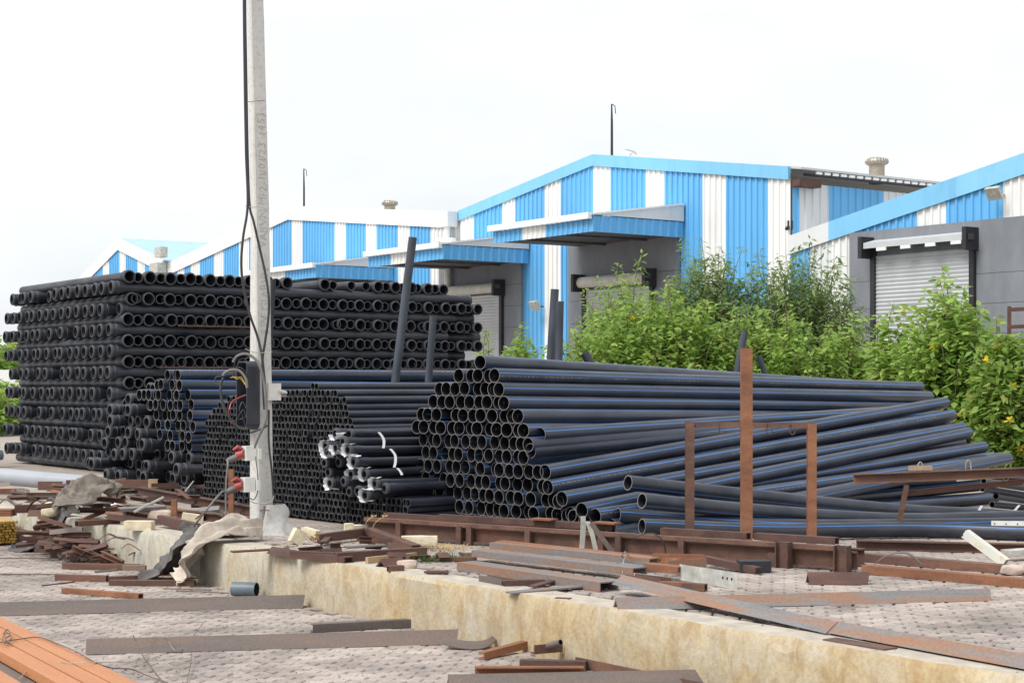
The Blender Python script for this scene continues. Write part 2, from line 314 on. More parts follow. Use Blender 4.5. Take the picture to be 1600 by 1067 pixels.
# retaining wall along the platform's edge, with a worn top arris
def make_wall():
    n = 520; s = MB(); Ltot = 87.0; cols = []
    for i in range(n + 1):
        f = i / n; d = Ltot * f ** 1.6; p = EA + ED * d
        ch = noise.noise(V((d * 1.7, 3.1, 0))) * .014 + max(0, noise.noise(V((d * 2.6, 9.4, 0))) - .30) * .16 + max(0, noise.noise(V((d * 7.6, 2.4, 0))) - .3) * .05
        wob = noise.noise(V((d * .8, 0, 5))) * .012
        c = .018 + max(0, ch)
        cols.append([p - EN * wob + ZV * -.1, p - EN * wob + ZV * .16, p - EN * wob + ZV * (PZ - c - .004), p + EN * (c * .8) + ZV * (PZ + .004 + .006 * noise.noise(V((d * 3, 1, 1)))), p + EN * .27 + ZV * (PZ + .003), p + EN * .27 + ZV * (PZ - .2)])
    for c in cols: s.v += c
    for i in range(n):
        for k in range(5):
            s.f.append([i * 6 + k, (i + 1) * 6 + k, (i + 1) * 6 + k + 1, i * 6 + k + 1]); s.m.append(1 if k >= 3 else 0); s.s.append(k < 2)
    return s.build('retaining_wall', ['concrete_stained', 'coping'], origin=V((0, 0, 0)))
tag(make_wall(), 'long low concrete retaining wall with yellow rust stains below the pipe yard', 'wall')

def paver_outline(sh):
    LN, WD, A = .225, .1125, .020; xs = [-.1125, -.05625, 0, .05625, .1125]
    lo = [(x, -WD / 2 + (A if i % 2 else -A)) for i, x in enumerate(xs)]; hi = [(x, y + WD) for x, y in lo]
    pts = lo + hi[::-1]; k = 1 - sh / .06
    return [(x * (1 - sh * .10 / .1125), y - (sh * 1.15 if i > 4 else -sh * 1.15)) for i, (x, y) in enumerate(pts)]
PO = paver_outline(.0055); PI_ = paver_outline(.0125); NP = 10
def paver_geo(s, org, ax, ay, z):
    top = [org + ax * x + ay * y + ZV * z for x, y in PI_]; mid = [org + ax * x + ay * y + ZV * (z - .007) for x, y in PO]; bot = [p - ZV * .022 for p in mid]
    s.add(top + mid + bot, [list(range(10))] + [[10 + i, 10 + (i + 1) % 10, (i + 1) % 10, i] for i in range(10)] + [[20 + i, 20 + (i + 1) % 10, 10 + (i + 1) % 10, 10 + i] for i in range(10)])
pme = MB(); paver_geo(pme, V((0, 0, 0)), V((1, 0, 0)), V((0, 1, 0)), 0); PAVER = pme.mesh('paver', 'paver')
def lay(parent, z, test, ymax):
    ang = math.atan2(RD.y, RD.x); cand = []
    for j in range(-260, 330):
        for i in range(-160, 160):
            q = RD * (i * .2265 + (j % 2) * .11325) + LD * (j * .114)
            if q.y < 5 or q.y > ymax: continue
            px = 800 + FPX * q.x / q.y; py = HOR + FPX * (EYE - z) / q.y
            if -160 < px < 1760 and py < 1150 and test(q): cand.append(q)
    cand.sort(key=lambda q: q.y); r = random.Random(3)
    rest = MB()
    for k, q in enumerate(cand):
        zz = z + r.uniform(-.0045, .001)
        if k < 300:
            o = bpy.data.objects.new('paver', PAVER); COL.objects.link(o); o.parent = parent; o.location = (q.x, q.y, zz); o.rotation_euler = (r.gauss(0, .013), r.gauss(0, .008), ang)
        else: paver_geo(rest, q, RD, LD, zz)
    if rest.v: kind(rest.build('pavers', 'paver', parent=parent), 'stuff')
    print('pavers', len(cand))
side_of = lambda q: (q - E1).dot(EN)
lay(ground, 0.0, lambda q: side_of(q) < -.03, 18.5)
lay(platform, PZ, lambda q: side_of(q) > .36, 15.6)

# ------------------------------------------------------------------ striped sheds (one facade line along LD, each shed a gable)
def clad(name, c, rough=.45):
    def f(nt, bs, N, K):
        cr, nz = noise_ramp(nt, [(.28, tuple(x * .80 for x in c)), (.46, tuple(x * .97 for x in c)), (.75, tuple(min(1, x * 1.06) for x in c))], 1.6, 9, .75, (1, 1, .16), rnd=False)
        K(cr.outputs[0], bs.inputs['Base Color']); bs.inputs['Roughness'].default_value = rough
    M[name] = mat(name, f)
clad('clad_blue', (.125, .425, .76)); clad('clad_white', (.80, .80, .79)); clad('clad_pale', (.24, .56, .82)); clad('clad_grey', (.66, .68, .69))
clad('fascia_blue', (.20, .51, .79)); clad('roof_grey', (.52, .54, .55)); clad('roof_blue', (.36, .56, .72))
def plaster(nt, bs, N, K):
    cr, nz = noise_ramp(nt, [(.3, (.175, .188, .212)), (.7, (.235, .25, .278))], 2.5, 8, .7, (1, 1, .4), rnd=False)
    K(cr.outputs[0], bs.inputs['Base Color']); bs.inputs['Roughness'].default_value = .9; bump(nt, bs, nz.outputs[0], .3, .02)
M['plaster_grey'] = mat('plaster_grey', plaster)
M['shutter_grey'] = simple('shutter_grey', (.50, .52, .54), .5, .08, 2)
M['shutter_cream'] = simple('shutter_cream', (.56, .55, .50), .5, .15, 4)
M['soffit_dark'] = simple('soffit_dark', (.085, .085, .09), .8, .3, 3)
M['vent_metal'] = simple('vent_metal', (.36, .31, .25), .45, .3, 20, .5)
YA = 38.0; FA = W(1235, 603, YA); FA.z = 0
def fac(t, z, off=0): return FA + LD * t - RD * off + ZV * z            # a point on the facade line
def tpx(px): k = (px - 800) / FPX; return (FA.x - k * FA.y) / (-LD.x + LD.y * k)
def fp(px, py): t = tpx(px); return t, EYE + (HOR - py) / FPX * (FA.y + LD.y * t)
def corrugated(s, t0, t1, zb, zt, off=0, mi=0, pitch=.2, depth=.035, base=None, along=None, nrm=None):
    """a trapezoid-ribbed sheet from t0 to t1; zb, zt functions of t; base/along/nrm pick the wall"""
    base = base or (lambda t, z, o: fac(t, z, o)); cols = []; t = t0; k = 0
    prof = [(0, 0), (.62, 0), (.70, 1), (.92, 1)]
    while t < t1 - 1e-6:
        for f, d in prof:
            tt = t + f * pitch
            if tt < t1 - .002: cols.append((tt, d * depth))
        t += pitch
    cols.append((t1, 0)); b = len(s.v)
    for tt, d in cols: s.v += [base(tt, zb(tt), off + d), base(tt, zt(tt), off + d)]
    for i in range(len(cols) - 1): s.f.append([b + 2 * i, b + 2 * i + 2, b + 2 * i + 3, b + 2 * i + 1]); s.m.append(mi); s.s.append(False)
    return s
def shed(label, t0, t1, ta, z0, za, z1, stripes, fascia, depth, fascia_mat, roof_mats, wall_off=0, fh=.36, rake_extra=0):
    """t0 right end, t1 left end, ta apex; stripes: (px_right, px_left, material) over the gable wall"""
    loc = fac((t0 + t1) / 2, PZ); root = empty('shed', loc, label, 'shed', 'striped sheds in a row')
    rake = lambda t: z0 + (za - z0) * (t - t0) / (ta - t0) if t < ta else za + (z1 - za) * (t - ta) / (t1 - ta)
    for (pr, pl, mt) in stripes:
        a, b = max(t0, tpx(pr)), min(t1, tpx(pl))
        if b - a < .05: continue
        cuts = [a] + ([ta] if a < ta < b else []) + [b]
        s = MB()
        for c0, c1 in zip(cuts[:-1], cuts[1:]): corrugated(s, c0, c1, lambda t: PZ - .05, lambda t: rake(t) - fh * .55, wall_off)
        s.build('cladding_panel', mt, root)
    # rake fascia boards, each side of the apex
    for c0, c1, mt in fascia:
        s = MB(); q = []
        for t in (c0, c1):
            zt = rake(t) + .02
            q += [fac(t, zt - fh, wall_off + .075), fac(t, zt, wall_off + .075), fac(t, zt + .01, wall_off - .06), fac(t, zt - fh, wall_off + .04)]
        s.add(q, [[0, 4, 5, 1], [1, 5, 6, 2], [0, 3, 7, 4], [0, 1, 2, 3], [4, 7, 6, 5]]); s.build('fascia', mt, root)
    # roof sheets running back from the gable
    n = len(roof_mats)
    for (c0, c1) in ((t0 - .35, ta), (ta, t1)):
        for k, mt in enumerate(roof_mats):
            s = MB(); d0, d1 = depth * k / n, depth * (k + 1) / n
            zz = lambda t: rake(min(max(t, t0), t1)) + (0 if t >= t0 else (t - t0) * .15) + .03
            a = [fac(c0, zz(c0), -d0), fac(c1, zz(c1), -d0), fac(c1, zz(c1), -d1), fac(c0, zz(c0), -d1)]
            s.add(a + [p - ZV * .05 for p in a], [[0, 1, 2, 3], [7, 6, 5, 4], [0, 4, 5, 1], [2, 6, 7, 3], [1, 5, 6, 2], [3, 7, 4, 0]]); s.build('roof_sheet', mt, root)
    return root, rake
B, WH = 'clad_blue', 'clad_white'
def stripe_list(edges, first): return [(edges[i + 1], edges[i], (B if (i % 2 == 0) == (first == B) else WH)) for i in range(len(edges) - 1)]
t_a3, t_b3 = 0.0, tpx(718)
_, zA = fp(1235, 262); _, zP = fp(928, 243); _, zB = fp(718, 331)
st3 = stripe_list([718, 740, 785, 806, 851, 876, 927, 954, 1009, 1038, 1099, 1134, 1200, 1236], WH)
shed3, rk3 = shed('nearer tall shed with blue fascia, blue and white stripes and a canopy above the bushes', t_a3, t_b3, tpx(928), zA, zP, zB, st3,
    [(t_a3, tpx(928), 'fascia_blue'), (tpx(928), t_b3, 'fascia_blue')], 16, 'fascia_blue', ['roof_grey'] * 3, fh=.30)
# right-hand side wall of the tall shed, seen over the grey-walled shed
sidew = lambda d, z, o: FA + RD * (d + .02) - LD * o + ZV * z
def dpx(px): k = (px - 800) / FPX; return (k * FA.y - FA.x) / (RD.x - RD.y * k)
for p0, p1, mt in ((1237, 1248, B), (1248, 1293, 'clad_grey'), (1293, 1380, B), (1380, 1423, 'clad_grey'), (1423, 1520, B)):  # white stripes coloured grey: shade on this wall put into the material
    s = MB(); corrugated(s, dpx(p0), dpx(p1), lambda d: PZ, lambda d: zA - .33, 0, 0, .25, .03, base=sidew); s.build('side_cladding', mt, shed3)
s = MB(); s.box(sidew(.35, zA - .36, .12), .7, .3, .16, math.atan2(RD.y, RD.x)); s.build('eave_bracket', 'rust_maroon', shed3)
s = MB()
for k in range(48):
    d = .55 + k * .27; s.box(sidew(d, zA - .125, .34), .17, .05, .055, math.atan2(RD.y, RD.x))
s.build('eave_rib_closure', 'clad_white', shed3)
s = MB(); s.box(sidew(8, zA - .13, .03), 15.2, .06, .06, math.atan2(RD.y, RD.x)); s.build('eave_gutter', 'soffit_dark', shed3)
t_b2 = tpx(258); _, z2a = fp(697, 336); _, z2p = fp(452, 323); _, z2b = fp(258, 415)
st2 = stripe_list([256, 277, 289, 299, 312, 335, 349, 374, 390, 405, 427], B)[:10] + stripe_list([427, 457, 473, 523, 540, 572, 588, 622, 640, 674, 695, 706, 718], B)
shed2, rk2 = shed('wide shed with white fascia and blue stripes behind the concrete pole', t_b3 + .02, t_b2, tpx(452), z2a, z2p, z2b, st2,
    [(t_b3 + .1, tpx(452), 'clad_white'), (tpx(452), t_b2, 'clad_white')], 26, 'clad_white', ['roof_grey'] * 3, fh=.48)
t_b1 = tpx(118); _, z1a = fp(257, 408); _, z1p = fp(186, 373); _, z1b = fp(118, 443)
st1 = stripe_list([112, 135, 144, 161, 170, 187, 197, 215, 226, 246, 257], B)
shed1, rk1 = shed('small far shed with a steep gable above the left end of the tall stack', t_b2 + .02, t_b1, tpx(186), z1a, z1p, z1b, st1,
    [(t_b2 + .1, tpx(186), 'clad_white'), (tpx(186), t_b1, 'clad_white')], 18, 'clad_white', ['roof_blue', 'roof_blue', 'clad_white', 'roof_blue', 'clad_white'], fh=.5)
t4 = tpx(1790); ta4 = tpx(1700); _, z4l = fp(1236, 371); _, z4p = fp(1600, 243); slope4 = (z4p - z4l) / (0 - tpx(1600)); z4a = z4l + slope4 * (0 - ta4)
st4 = [(1268, 1235, B), (1303, 1268, 'clad_grey'), (1345, 1303, WH), (1436, 1345, B), (1480, 1436, WH), (1570, 1480, B), (1620, 1570, WH), (1700, 1620, B), (1790, 1700, WH)]
shed4, rk4 = shed('grey-walled shed with a wide roller shutter at the right', t4, -.03, ta4, z4a - slope4 * (ta4 - t4), z4a, z4l, st4,
    [(tpx(1300), -.03, 'clad_grey'), (tpx(1500), tpx(1300), 'fascia_blue'), (ta4, tpx(1500), 'clad_pale')], 15, 'fascia_blue', ['roof_grey'] * 2, wall_off=.04, fh=.42)
def fbox(s, t0, t1, z0, z1, o0, o1, mi=0):
    q = [fac(t, z, o) for o in (o0, o1) for z in (z0, z1) for t in (t0, t1)]
    s.add(q, [[0, 1, 3, 2], [4, 6, 7, 5], [0, 4, 5, 1], [2, 3, 7, 6], [0, 2, 6, 4], [1, 5, 7, 3]], mi); return s
def shutter(root, px0, px1, pytop, rollpx, hood, off):
    """px0 right, px1 left edge of the curtain; slats, guides, roll and end plates"""
    a, b = tpx(px0), tpx(px1); _, zt = fp((px0 + px1) / 2, pytop); s = MB(); n = int((zt - PZ) / .085)
    for k in range(n):
        z0 = PZ + k * .085
        s.add([fac(a, z0, off), fac(b, z0, off), fac(b, z0 + .06, off + .022), fac(a, z0 + .06, off + .022), fac(b, z0 + .085, off), fac(a, z0 + .085, off)], [[0, 1, 2, 3], [3, 2, 4, 5]])
    cur = s.build('roller_shutter', 'shutter_grey', root)
    for tt in (a, b):
        g = MB(); fbox(g, tt - .06, tt + .06, PZ, zt + .15, off - .02, off + .07); sub(g, 'guide_rail', 'dark_iron', cur, root)
    g = MB(); n = 14; R = .145
    ring = lambda t: [fac(t, zt + .16 + R * math.sin(2 * math.pi * k / n), off + .16 + R * math.cos(2 * math.pi * k / n)) for k in range(n)]
    if hood:
        g.add([fac(a, zt + .32, off), fac(b, zt + .32, off), fac(b, zt + .24, off + .34), fac(a, zt + .24, off + .34), fac(b, zt + .12, off + .34), fac(a, zt + .12, off + .34)], [[0, 1, 2, 3], [3, 2, 4, 5]])
        sub(g, 'shutter_hood', 'shutter_grey', cur, root)
        h = MB()
        for k in range(4): fbox(h, a + (b - a) * (k + .05) / 4, a + (b - a) * (k + .45) / 4, zt + .05, zt + .12, off + .31, off + .34)
        sub(h, 'hood_flap', 'clad_white', cur, root)
    else:
        g.add(ring(a) + ring(b), [[i, (i + 1) % n, n + (i + 1) % n, n + i] for i in range(n)] + [list(range(n)), list(range(n, 2 * n))]); sub(g, 'shutter_roll', 'shutter_cream', cur, root)
    for tt in (a - .12, b + .02):
        g = MB(); fbox(g, tt, tt + .1, zt - .08, zt + .38, off - .02, off + .38)
        g.box(fac(tt + .0, zt + .18, off + .25), .12, .12, .12); sub(g, 'end_bracket', 'dark_iron', cur, root)
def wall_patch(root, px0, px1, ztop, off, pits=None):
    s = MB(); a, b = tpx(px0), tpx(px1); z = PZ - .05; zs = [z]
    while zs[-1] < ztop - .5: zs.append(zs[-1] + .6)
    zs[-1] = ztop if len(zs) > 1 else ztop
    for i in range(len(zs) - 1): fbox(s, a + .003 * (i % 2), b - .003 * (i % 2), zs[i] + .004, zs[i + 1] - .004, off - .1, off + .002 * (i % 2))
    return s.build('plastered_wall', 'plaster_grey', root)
def canopy(root, px_r, near_z, s_len, d, blue_from=0):
    """a lean-to canopy: px_r its right end on the wall, near_z the height of its front lip bottom"""
    t0 = tpx(px_r); t1 = t0 + s_len; fhh = .40; rise = .42
    top = lambda o: near_z + fhh + .02 + rise * (1 - o / d)
    s = MB(); q = [fac(t0 - .05, top(0), .06), fac(t1 + .1, top(0), .06), fac(t1 + .1, top(d), d + .08), fac(t0 - .05, top(d), d + .08)]
    s.add(q + [p - ZV * .04 for p in q], [[0, 1, 2, 3], [7, 6, 5, 4], [0, 4, 5, 1], [2, 6, 7, 3], [1, 5, 6, 2], [3, 7, 4, 0]]); cn = s.build('canopy', 'clad_white', root)
    g = MB(); fbox(g, t0 - .03, t1 + .06, near_z + fhh - .1, near_z + fhh + .05, d + .03, d + .14); sub(g, 'canopy_gutter', 'clad_white', cn, root)
    n = 3
    for k in range(n):                              # front skirt, striped
        a, b = t0 + s_len * (0, .45, .68)[k], t0 + s_len * (.45, .68, 1)[k]
        g = MB(); corrugated(g, a, b, lambda t: near_z, lambda t: near_z + fhh - .1, d, 0, .2, .03); sub(g, 'canopy_skirt', B if k != 1 else WH, cn, root)
    g = MB(); rb = lambda x, z, o: fac(t0, z, x) - LD * o      # side skirt facing the yard
    corrugated(g, .05, d, lambda x: near_z, lambda x: near_z + fhh - .02, 0, 0, .26, .03, base=rb); sub(g, 'canopy_skirt', B, cn, root)
    g = MB(); q = [fac(t0 - .03, near_z + fhh + .0, .05), fac(t0 - .03, near_z + fhh, d + .05), fac(t0 - .03, top(d) + .01, d + .05), fac(t0 - .03, top(0) + .01, .05)]
    g.add(q + [p + LD * .03 for p in q], [[0, 1, 2, 3], [7, 6, 5, 4], [0, 4, 5, 1], [2, 6, 7, 3], [1, 5, 6, 2], [3, 7, 4, 0]]); sub(g, 'side_flashing', 'clad_grey', cn, root)
    g = MB(); q = [fac(t0 + .06, near_z + .06, .16), fac(t1, near_z + .06, .16), fac(t1, near_z + .04, d - .03), fac(t0 + .06, near_z + .04, d - .03)]
    g.add(q + [p + ZV * .03 for p in q], [[3, 2, 1, 0], [4, 5, 6, 7], [0, 1, 5, 4], [1, 2, 6, 5], [2, 3, 7, 6], [3, 0, 4, 7]]); sub(g, 'soffit', 'soffit_dark', cn, root)
    for f in (.3, .7):
        g = MB(); g.prism(flat(.06, .05), fac(t0 + s_len * f, near_z + .0, .2), fac(t0 + s_len * f, near_z + .0, d - .06)); sub(g, 'canopy_rafter', 'soffit_dark', cn, root)
_, zc3 = (0, EYE + (HOR - 362) / FPX * 39.3); canopy(shed3, 1070, zc3, 4.1, 2.9)
zc2 = EYE + (HOR - 405) / FPX * 44.6; canopy(shed3, 828, zc2, 3.9, 2.9)
zc1 = EYE + (HOR - 434) / FPX * 50.6; canopy(shed2, 617, zc1, 4.4, 2.8)
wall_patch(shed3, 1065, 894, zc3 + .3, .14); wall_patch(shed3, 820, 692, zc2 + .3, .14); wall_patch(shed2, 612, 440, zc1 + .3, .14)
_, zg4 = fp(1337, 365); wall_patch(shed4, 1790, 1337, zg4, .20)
shutter(shed3, 1028, 922, 448, 0, False, .17); shutter(shed3, 792, 702, 462, 0, False, .17)
shutter(shed4, 1532, 1377, 393, 0, True, .22)
# downpipe and collector where two sheds meet, floodlights, sign, ventilators, lightning rods, birds' perch wires
s = MB(); tt = tpx(709); fbox(s, tt - .35, tt + .25, z2a - .42, z2a + .02, .1, .45); hop = s.build('rainwater_hopper', 'clad_grey', shed2)
g = MB(); g.tube([fac(tt - .1, z2a - .4, .3), fac(tt - .1, z2a - 1.0, .3), fac(tt - .1, PZ, .25)], .1, 10); g.tube([fac(tt - .5, z2a - .85, .32), fac(tt + .35, z2a - .8, .32)], .09, 10); sub(g, 'downpipe', 'white_plastic', hop, shed2)
s = MB(); tt = t_b2; s.tube([fac(tt, z1a - .2, .35), fac(tt, z1a - 1.3, .35), fac(tt, PZ, .3)], .12, 10); fbox(s, tt - .4, tt + .4, z1a - .5, z1a - .1, .12, .5); fbox(s, tt - .7, tt - .1, z1a + .1, z1a + .5, .2, .5); s.build('downpipe', 'galvanised', shed1)
def floodlight(px, py, root, off, label):
    t, z = fp(px, py); s = MB(); ax = (LD, (RD * -.8 - ZV * .5).normalized(), (RD * .5 + ZV * -.8).normalized())
    s.box(fac(t, z, off + .3), .34, .09, .26, ax=ax); o = s.build('floodlight', 'galvanised', origin=fac(t, z, off))
    g = MB(); g.tube([fac(t, z - .02, off), fac(t, z - .02, off + .28)], .02, 6); p = g.build('bracket', 'dark_iron', o)
    return tag(o, label, 'floodlight')
floodlight(1572, 304, shed4, .06, 'small square floodlight on the white stripe of the grey-walled shed')
floodlight(852, 478, shed3, .06, 'small pale floodlight on the white strip between the two canopies')
def ventilator(px, py, Y, label, sc=1):
    p = W(px, py, Y); root = empty('roof_ventilator', p, label, 'ventilator', 'turbine roof ventilators'); s = MB()
    prof = [(0, .30), (.28, .30), (.30, .27)]; n = 20
    def rv(s, prof, n):
        b = len(s.v)
        for h, r in prof: s.v += [p + V((r * sc * math.cos(2 * math.pi * k / n), r * sc * math.sin(2 * math.pi * k / n), h * sc)) for k in range(n)]
        for j in range(len(prof) - 1):
            for k in range(n): s.f.append([b + j * n + k, b + j * n + (k + 1) % n, b + (j + 1) * n + (k + 1) % n, b + (j + 1) * n + k]); s.m.append(0); s.s.append(False)
    rv(s, [(-.6, .34), (.2, .34), (.2, .30)], 20); s.build('throat', 'vent_metal', root)
    g = MB(); rv(g, [(.18, .33), (.26, .46), (.36, .50), (.46, .46), (.53, .33), (.55, .05), (.56, .0)], 24)
    hd = g.build('turbine_head', 'vent_metal', root); f = MB()
    for k in range(24):
        a = 2 * math.pi * k / 24; q = [(.2, .35), (.28, .48), (.36, .52), (.46, .48), (.53, .34)]
        f.tube([p + V((r * sc * math.cos(a), r * sc * math.sin(a), h * sc)) for h, r in q], .012 * sc, 4)
    sub(f, 'vane', 'galvanised', hd, root)
ventilator(1370, 266, 45, 'brown turbine ventilator on the tall shed roof, right of the gable', .62)
ventilator(609, 327, 60, 'turbine ventilator on the roof of the shed behind the pole', .58)
def rod(px, py0, py1, Y, label):
    p = W(px, py0, Y); s = MB(); s.tube([p - ZV * .3, W(px, py1 + 30, Y), W(px - .3, py1, Y)], [.04, .035, .02], 6); o = tag(s.build('lightning_rod', 'dark_iron', origin=p), label, 'rod')
    g = MB(); q = W(px, py1, Y); g.tube([q, q + V((.08, 0, -.05)), q + V((.1, 0, -.25))], .012, 5); g.build('rod_tip', 'dark_iron', o)
rod(956, 243, 163, 43.6, 'thin dark rod standing on the ridge of the tall shed')
rod(475, 327, 264, 58, 'thin dark rod on the ridge of the shed behind the pole')
s = MB(); p = W(984, 243, 43); s.tube([p, p + V((.1, 0, .1)), p + V((-.12, 0, .16))], .02, 5); s.tube([p + V((.1, 0, .1)), p + V((.18, 0, .02))], .02, 5)
tag(s.build('roof_clamp', 'galvanised', origin=p), 'bent metal clamp sticking up at the apex of the tall shed', 'clamp')
s = MB(); p = W(1234, 352, 38.1); s.box(p, .12, .15, .2); s.tube([p, p + V((-.1, -.15, -.1))], .04, 6); tag(s.build('security_camera', 'dark_iron', origin=p), 'small black camera at the corner of the tall shed', 'camera')
# red-framed sign or rack at the right edge
s = MB(); p0 = W(1577, 487, 31); p1 = W(1640, 484, 31)
for dz in (0, -.32, -.62): s.prism(flat(.05, .07), p0 + ZV * dz, p1 + ZV * dz)
s.box((p0 + V((0, 0, -.95))), .06, .06, 2.1); s.box((p1 + V((0, 0, -.95))), .06, .06, 2.1)
s.box((p0 + V((0, 0, -1.9))), .06, .06, 1.2); s.box((p1 + V((0, 0, -1.9))), .06, .06, 1.2)
tag(s.build('steel_rack', 'rust_maroon'), 'maroon steel rack rails against the grey wall at the right edge', 'rack')

# ------------------------------------------------------------------ pipes
def plain_pipe(name, R, t, L, m, n=20, cut='pipe_cut'):
    return MB().revolve([(0, R - t), (0, R), (L, R), (L, R - t)], n, [1, 0, 1, 2]).mesh(name, [m, cut, 'pipe_bore'])
def socket_pipe(name, R, B, L, m, n=20, ring=True):
    t = .014; q = [(0, B - .022), (.004, B - .004), (.012, B), (.035, B), (.042, B - .006), (.095, B - .006)]
    if ring: q += [(.10, B - .001), (.118, B - .001), (.123, B - .006)]
    q += [(.15, B - .008), (.20, R), (L, R), (L, R - t), (.16, R - t), (.13, B - .02), (.02, B - .02)]
    mis = [1, 1, 1, 1] + [0] * (len(q) - 4); mis[q.index((L, R))] = 1; return MB().revolve(q, n, mis).mesh(name, [m, 'socket_lip'])
def basis(d, roll=0):
    d = d.normalized(); s = d.cross(ZV).normalized() if abs(d.z) < .99 else V((0, 1, 0)); u = s.cross(d)
    y = s * math.cos(roll) + u * math.sin(roll); z = d.cross(y); return Matrix((d, y, z)).transposed()
def place(name, me, p, d, label, cat='pipe', group=None, roll=0):
    o = bpy.data.objects.new(name, me); COL.objects.link(o); o.matrix_world = Matrix.Translation(p) @ basis(d, roll).to_4x4(); return tag(o, label, cat, group)
def append_mesh(s, me, p, d, roll=0):
    mt = Matrix.Translation(p) @ basis(d, roll).to_4x4(); b = len(s.v); s.v += [mt @ v.co for v in me.vertices]
    for pl in me.polygons: s.f.append([b + i for i in pl.vertices]); s.m.append(pl.material_index); s.s.append(True)

# --- tall crossed stack of socket pipes
R_ = random.Random(11)
SK = socket_pipe('socket_pipe', .0775, .100, 6.0, 'pipe_socket'); SKF = socket_pipe('socket_pipe_short', .0775, .100, 4.7, 'pipe_socket'); SKFL = socket_pipe('socket_pipe_short_far', .0775, .100, 4.7, 'pipe_socket', 12, False); SKL = socket_pipe('socket_pipe_far', .0775, .100, 6.0, 'pipe_socket', 12, False)
SC = W(190, 603, 24.8); SC.z = PZ; LAY = .1585; PIT = .166; NL = 19
rest = MB(); nfr = nlf = 0
for layer in range(NL):
    from_top = NL - 1 - layer; z = PZ + .0775 + layer * LAY
    if from_top % 2 == 0:                             # pipes running back along LD, ends on the front face
        row = from_top // 2
        for k in range(39):
            if row == 0 and (k in (17, 18, 19, 22, 24, 37, 38) or k > 34): continue
            bell = k % 2 == 0; p = SC + RD * (.12 + k * PIT + R_.gauss(0, .006)) + LD * ((R_.uniform(-.02, .05) if bell else R_.uniform(.0, .07))) ; p.z = z + R_.gauss(0, .003)
            if row == 1 and k == 0: p += RD * .06
            d = (LD + RD * R_.gauss(0, .004)); a = p if bell else p + LD * 4.7; dd = d if bell else -d
            vis = row < 5 and k < 34 and nfr < 172
            if vis: nfr += 1; place('socket_pipe', SKF, a, dd, 'black socket pipe, %s from the corner, %s right-facing layer down in tall stack' % (ordn(k), ordn(row)), 'pipe', 'socket pipes in the tall crossed stack')
            else: append_mesh(rest, SKFL, a, dd)
    else:                                             # pipes running along RD, sockets on the left face
        row = from_top // 2
        for k in range(30):
            bell = k % 2 == 0; j = R_.gauss(0, .03); p = SC + LD * (.12 + k * PIT + j * .5) - RD * (R_.uniform(.12, .19) if bell else R_.uniform(-.12, 0)); p.z = z + R_.gauss(0, .003)
            if R_.random() < .1 and bell: p += RD * .18
            d = (RD + LD * R_.gauss(0, .004)); a = p if bell else p + RD * (6.1 + R_.uniform(.1, .5)); dd = d if bell else -d
            vis = bell and k < 30 and nlf < 140
            if vis: nlf += 1; place('socket_pipe', SK, a, dd, 'black socket pipe, %s from the corner, %s left-facing layer down in tall stack' % (ordn(k // 2), ordn(row)), 'pipe', 'socket pipes in the tall crossed stack')
            else: append_mesh(rest, SKL, a, dd)
print('stack', nfr, nlf)
o = rest.build('socket_pipes', ['pipe_socket', 'socket_lip']); tag(kind(o, 'stuff'), 'remaining black socket pipes inside the tall crossed stack', 'pipes')
for k, (layer, f0, f1) in enumerate(((NL - 5, .9, 2.4), (NL - 9, .6, 2.6), (NL - 9, 4.6, 6.2))):
    zz = PZ + layer * LAY - .012; p = SC - LD * .03; bar('flat_spacer', flat(.08, .02), V((p.x, p.y, zz)) + RD * f0, V((p.x, p.y, zz)) + RD * f1, 'rust_brown', 'rusty flat spacer between layers of the tall stack, %s' % ('high up near the corner', 'low down near the corner', 'low down at the right end')[k], 'spacer')

# --- heaps laid side by side, all running back along HP
HA = RAD(50); HP = V((math.sin(HA), math.cos(HA), 0)); HU = V((math.cos(HA), -math.sin(HA), 0))
OA = G(672, 818); OA.z = 0
def hpos(u, s, z): return OA + HU * u + HP * s + ZV * z
def upx(px, s=0): k = (px - 800) / FPX; b = OA + HP * s; return (k * b.y - b.x) / (HU.x - HU.y * k)
D_A = .132; PA = .1325; RA = .1206; LENA = 7.0
MA = plain_pipe('striped_pipe', D_A / 2, .0052, LENA, 'pipe_striped', 24); LONG = 7.9; MAL = plain_pipe('striped_pipe_long', D_A / 2, .0052, LONG, 'pipe_striped', 24); MAS = plain_pipe('striped_pipe_flank', D_A / 2, .0052, 6.7, 'pipe_striped', 24)
rowsA = [(675, 965), (672, 905), (669, 876), (664, 856), (661, 845), (665, 830), (659, 826), (650, 824), (655, 812), (675, 797), (677, 785), (714, 780), (757, 757)]
R_ = random.Random(5); NR = len(rowsA)
def hpipe_to(name, start, endpx, endpy, L, label, group, me, roll):
    """aim a straight pipe of length L so its far end is seen at (endpx, endpy)"""
    best = None
    for i in range(0, 900):
        a = RAD(8 + i * .1); d = V((math.sin(a), math.cos(a), 0)); e = start + d * L; px = 800 + FPX * e.x / e.y
        if best is None or abs(px - endpx) < best[0]: best = (abs(px - endpx), d, e)
    _, d, e = best; ez = EYE + (HOR - endpy) / FPX * e.y; d = (V((e.x, e.y, ez)) - start).normalized()
    if me is None: return d
    return place(name, me, start, d, label, 'pipe', group, roll)
GA = 'blue striped pipes in the right heap'
special = {12: (1330, 601), 11: (1437, 605), 10: (1452, 619), 9: (1446, 634), 8: (1440, 652), 7: (1430, 668)}
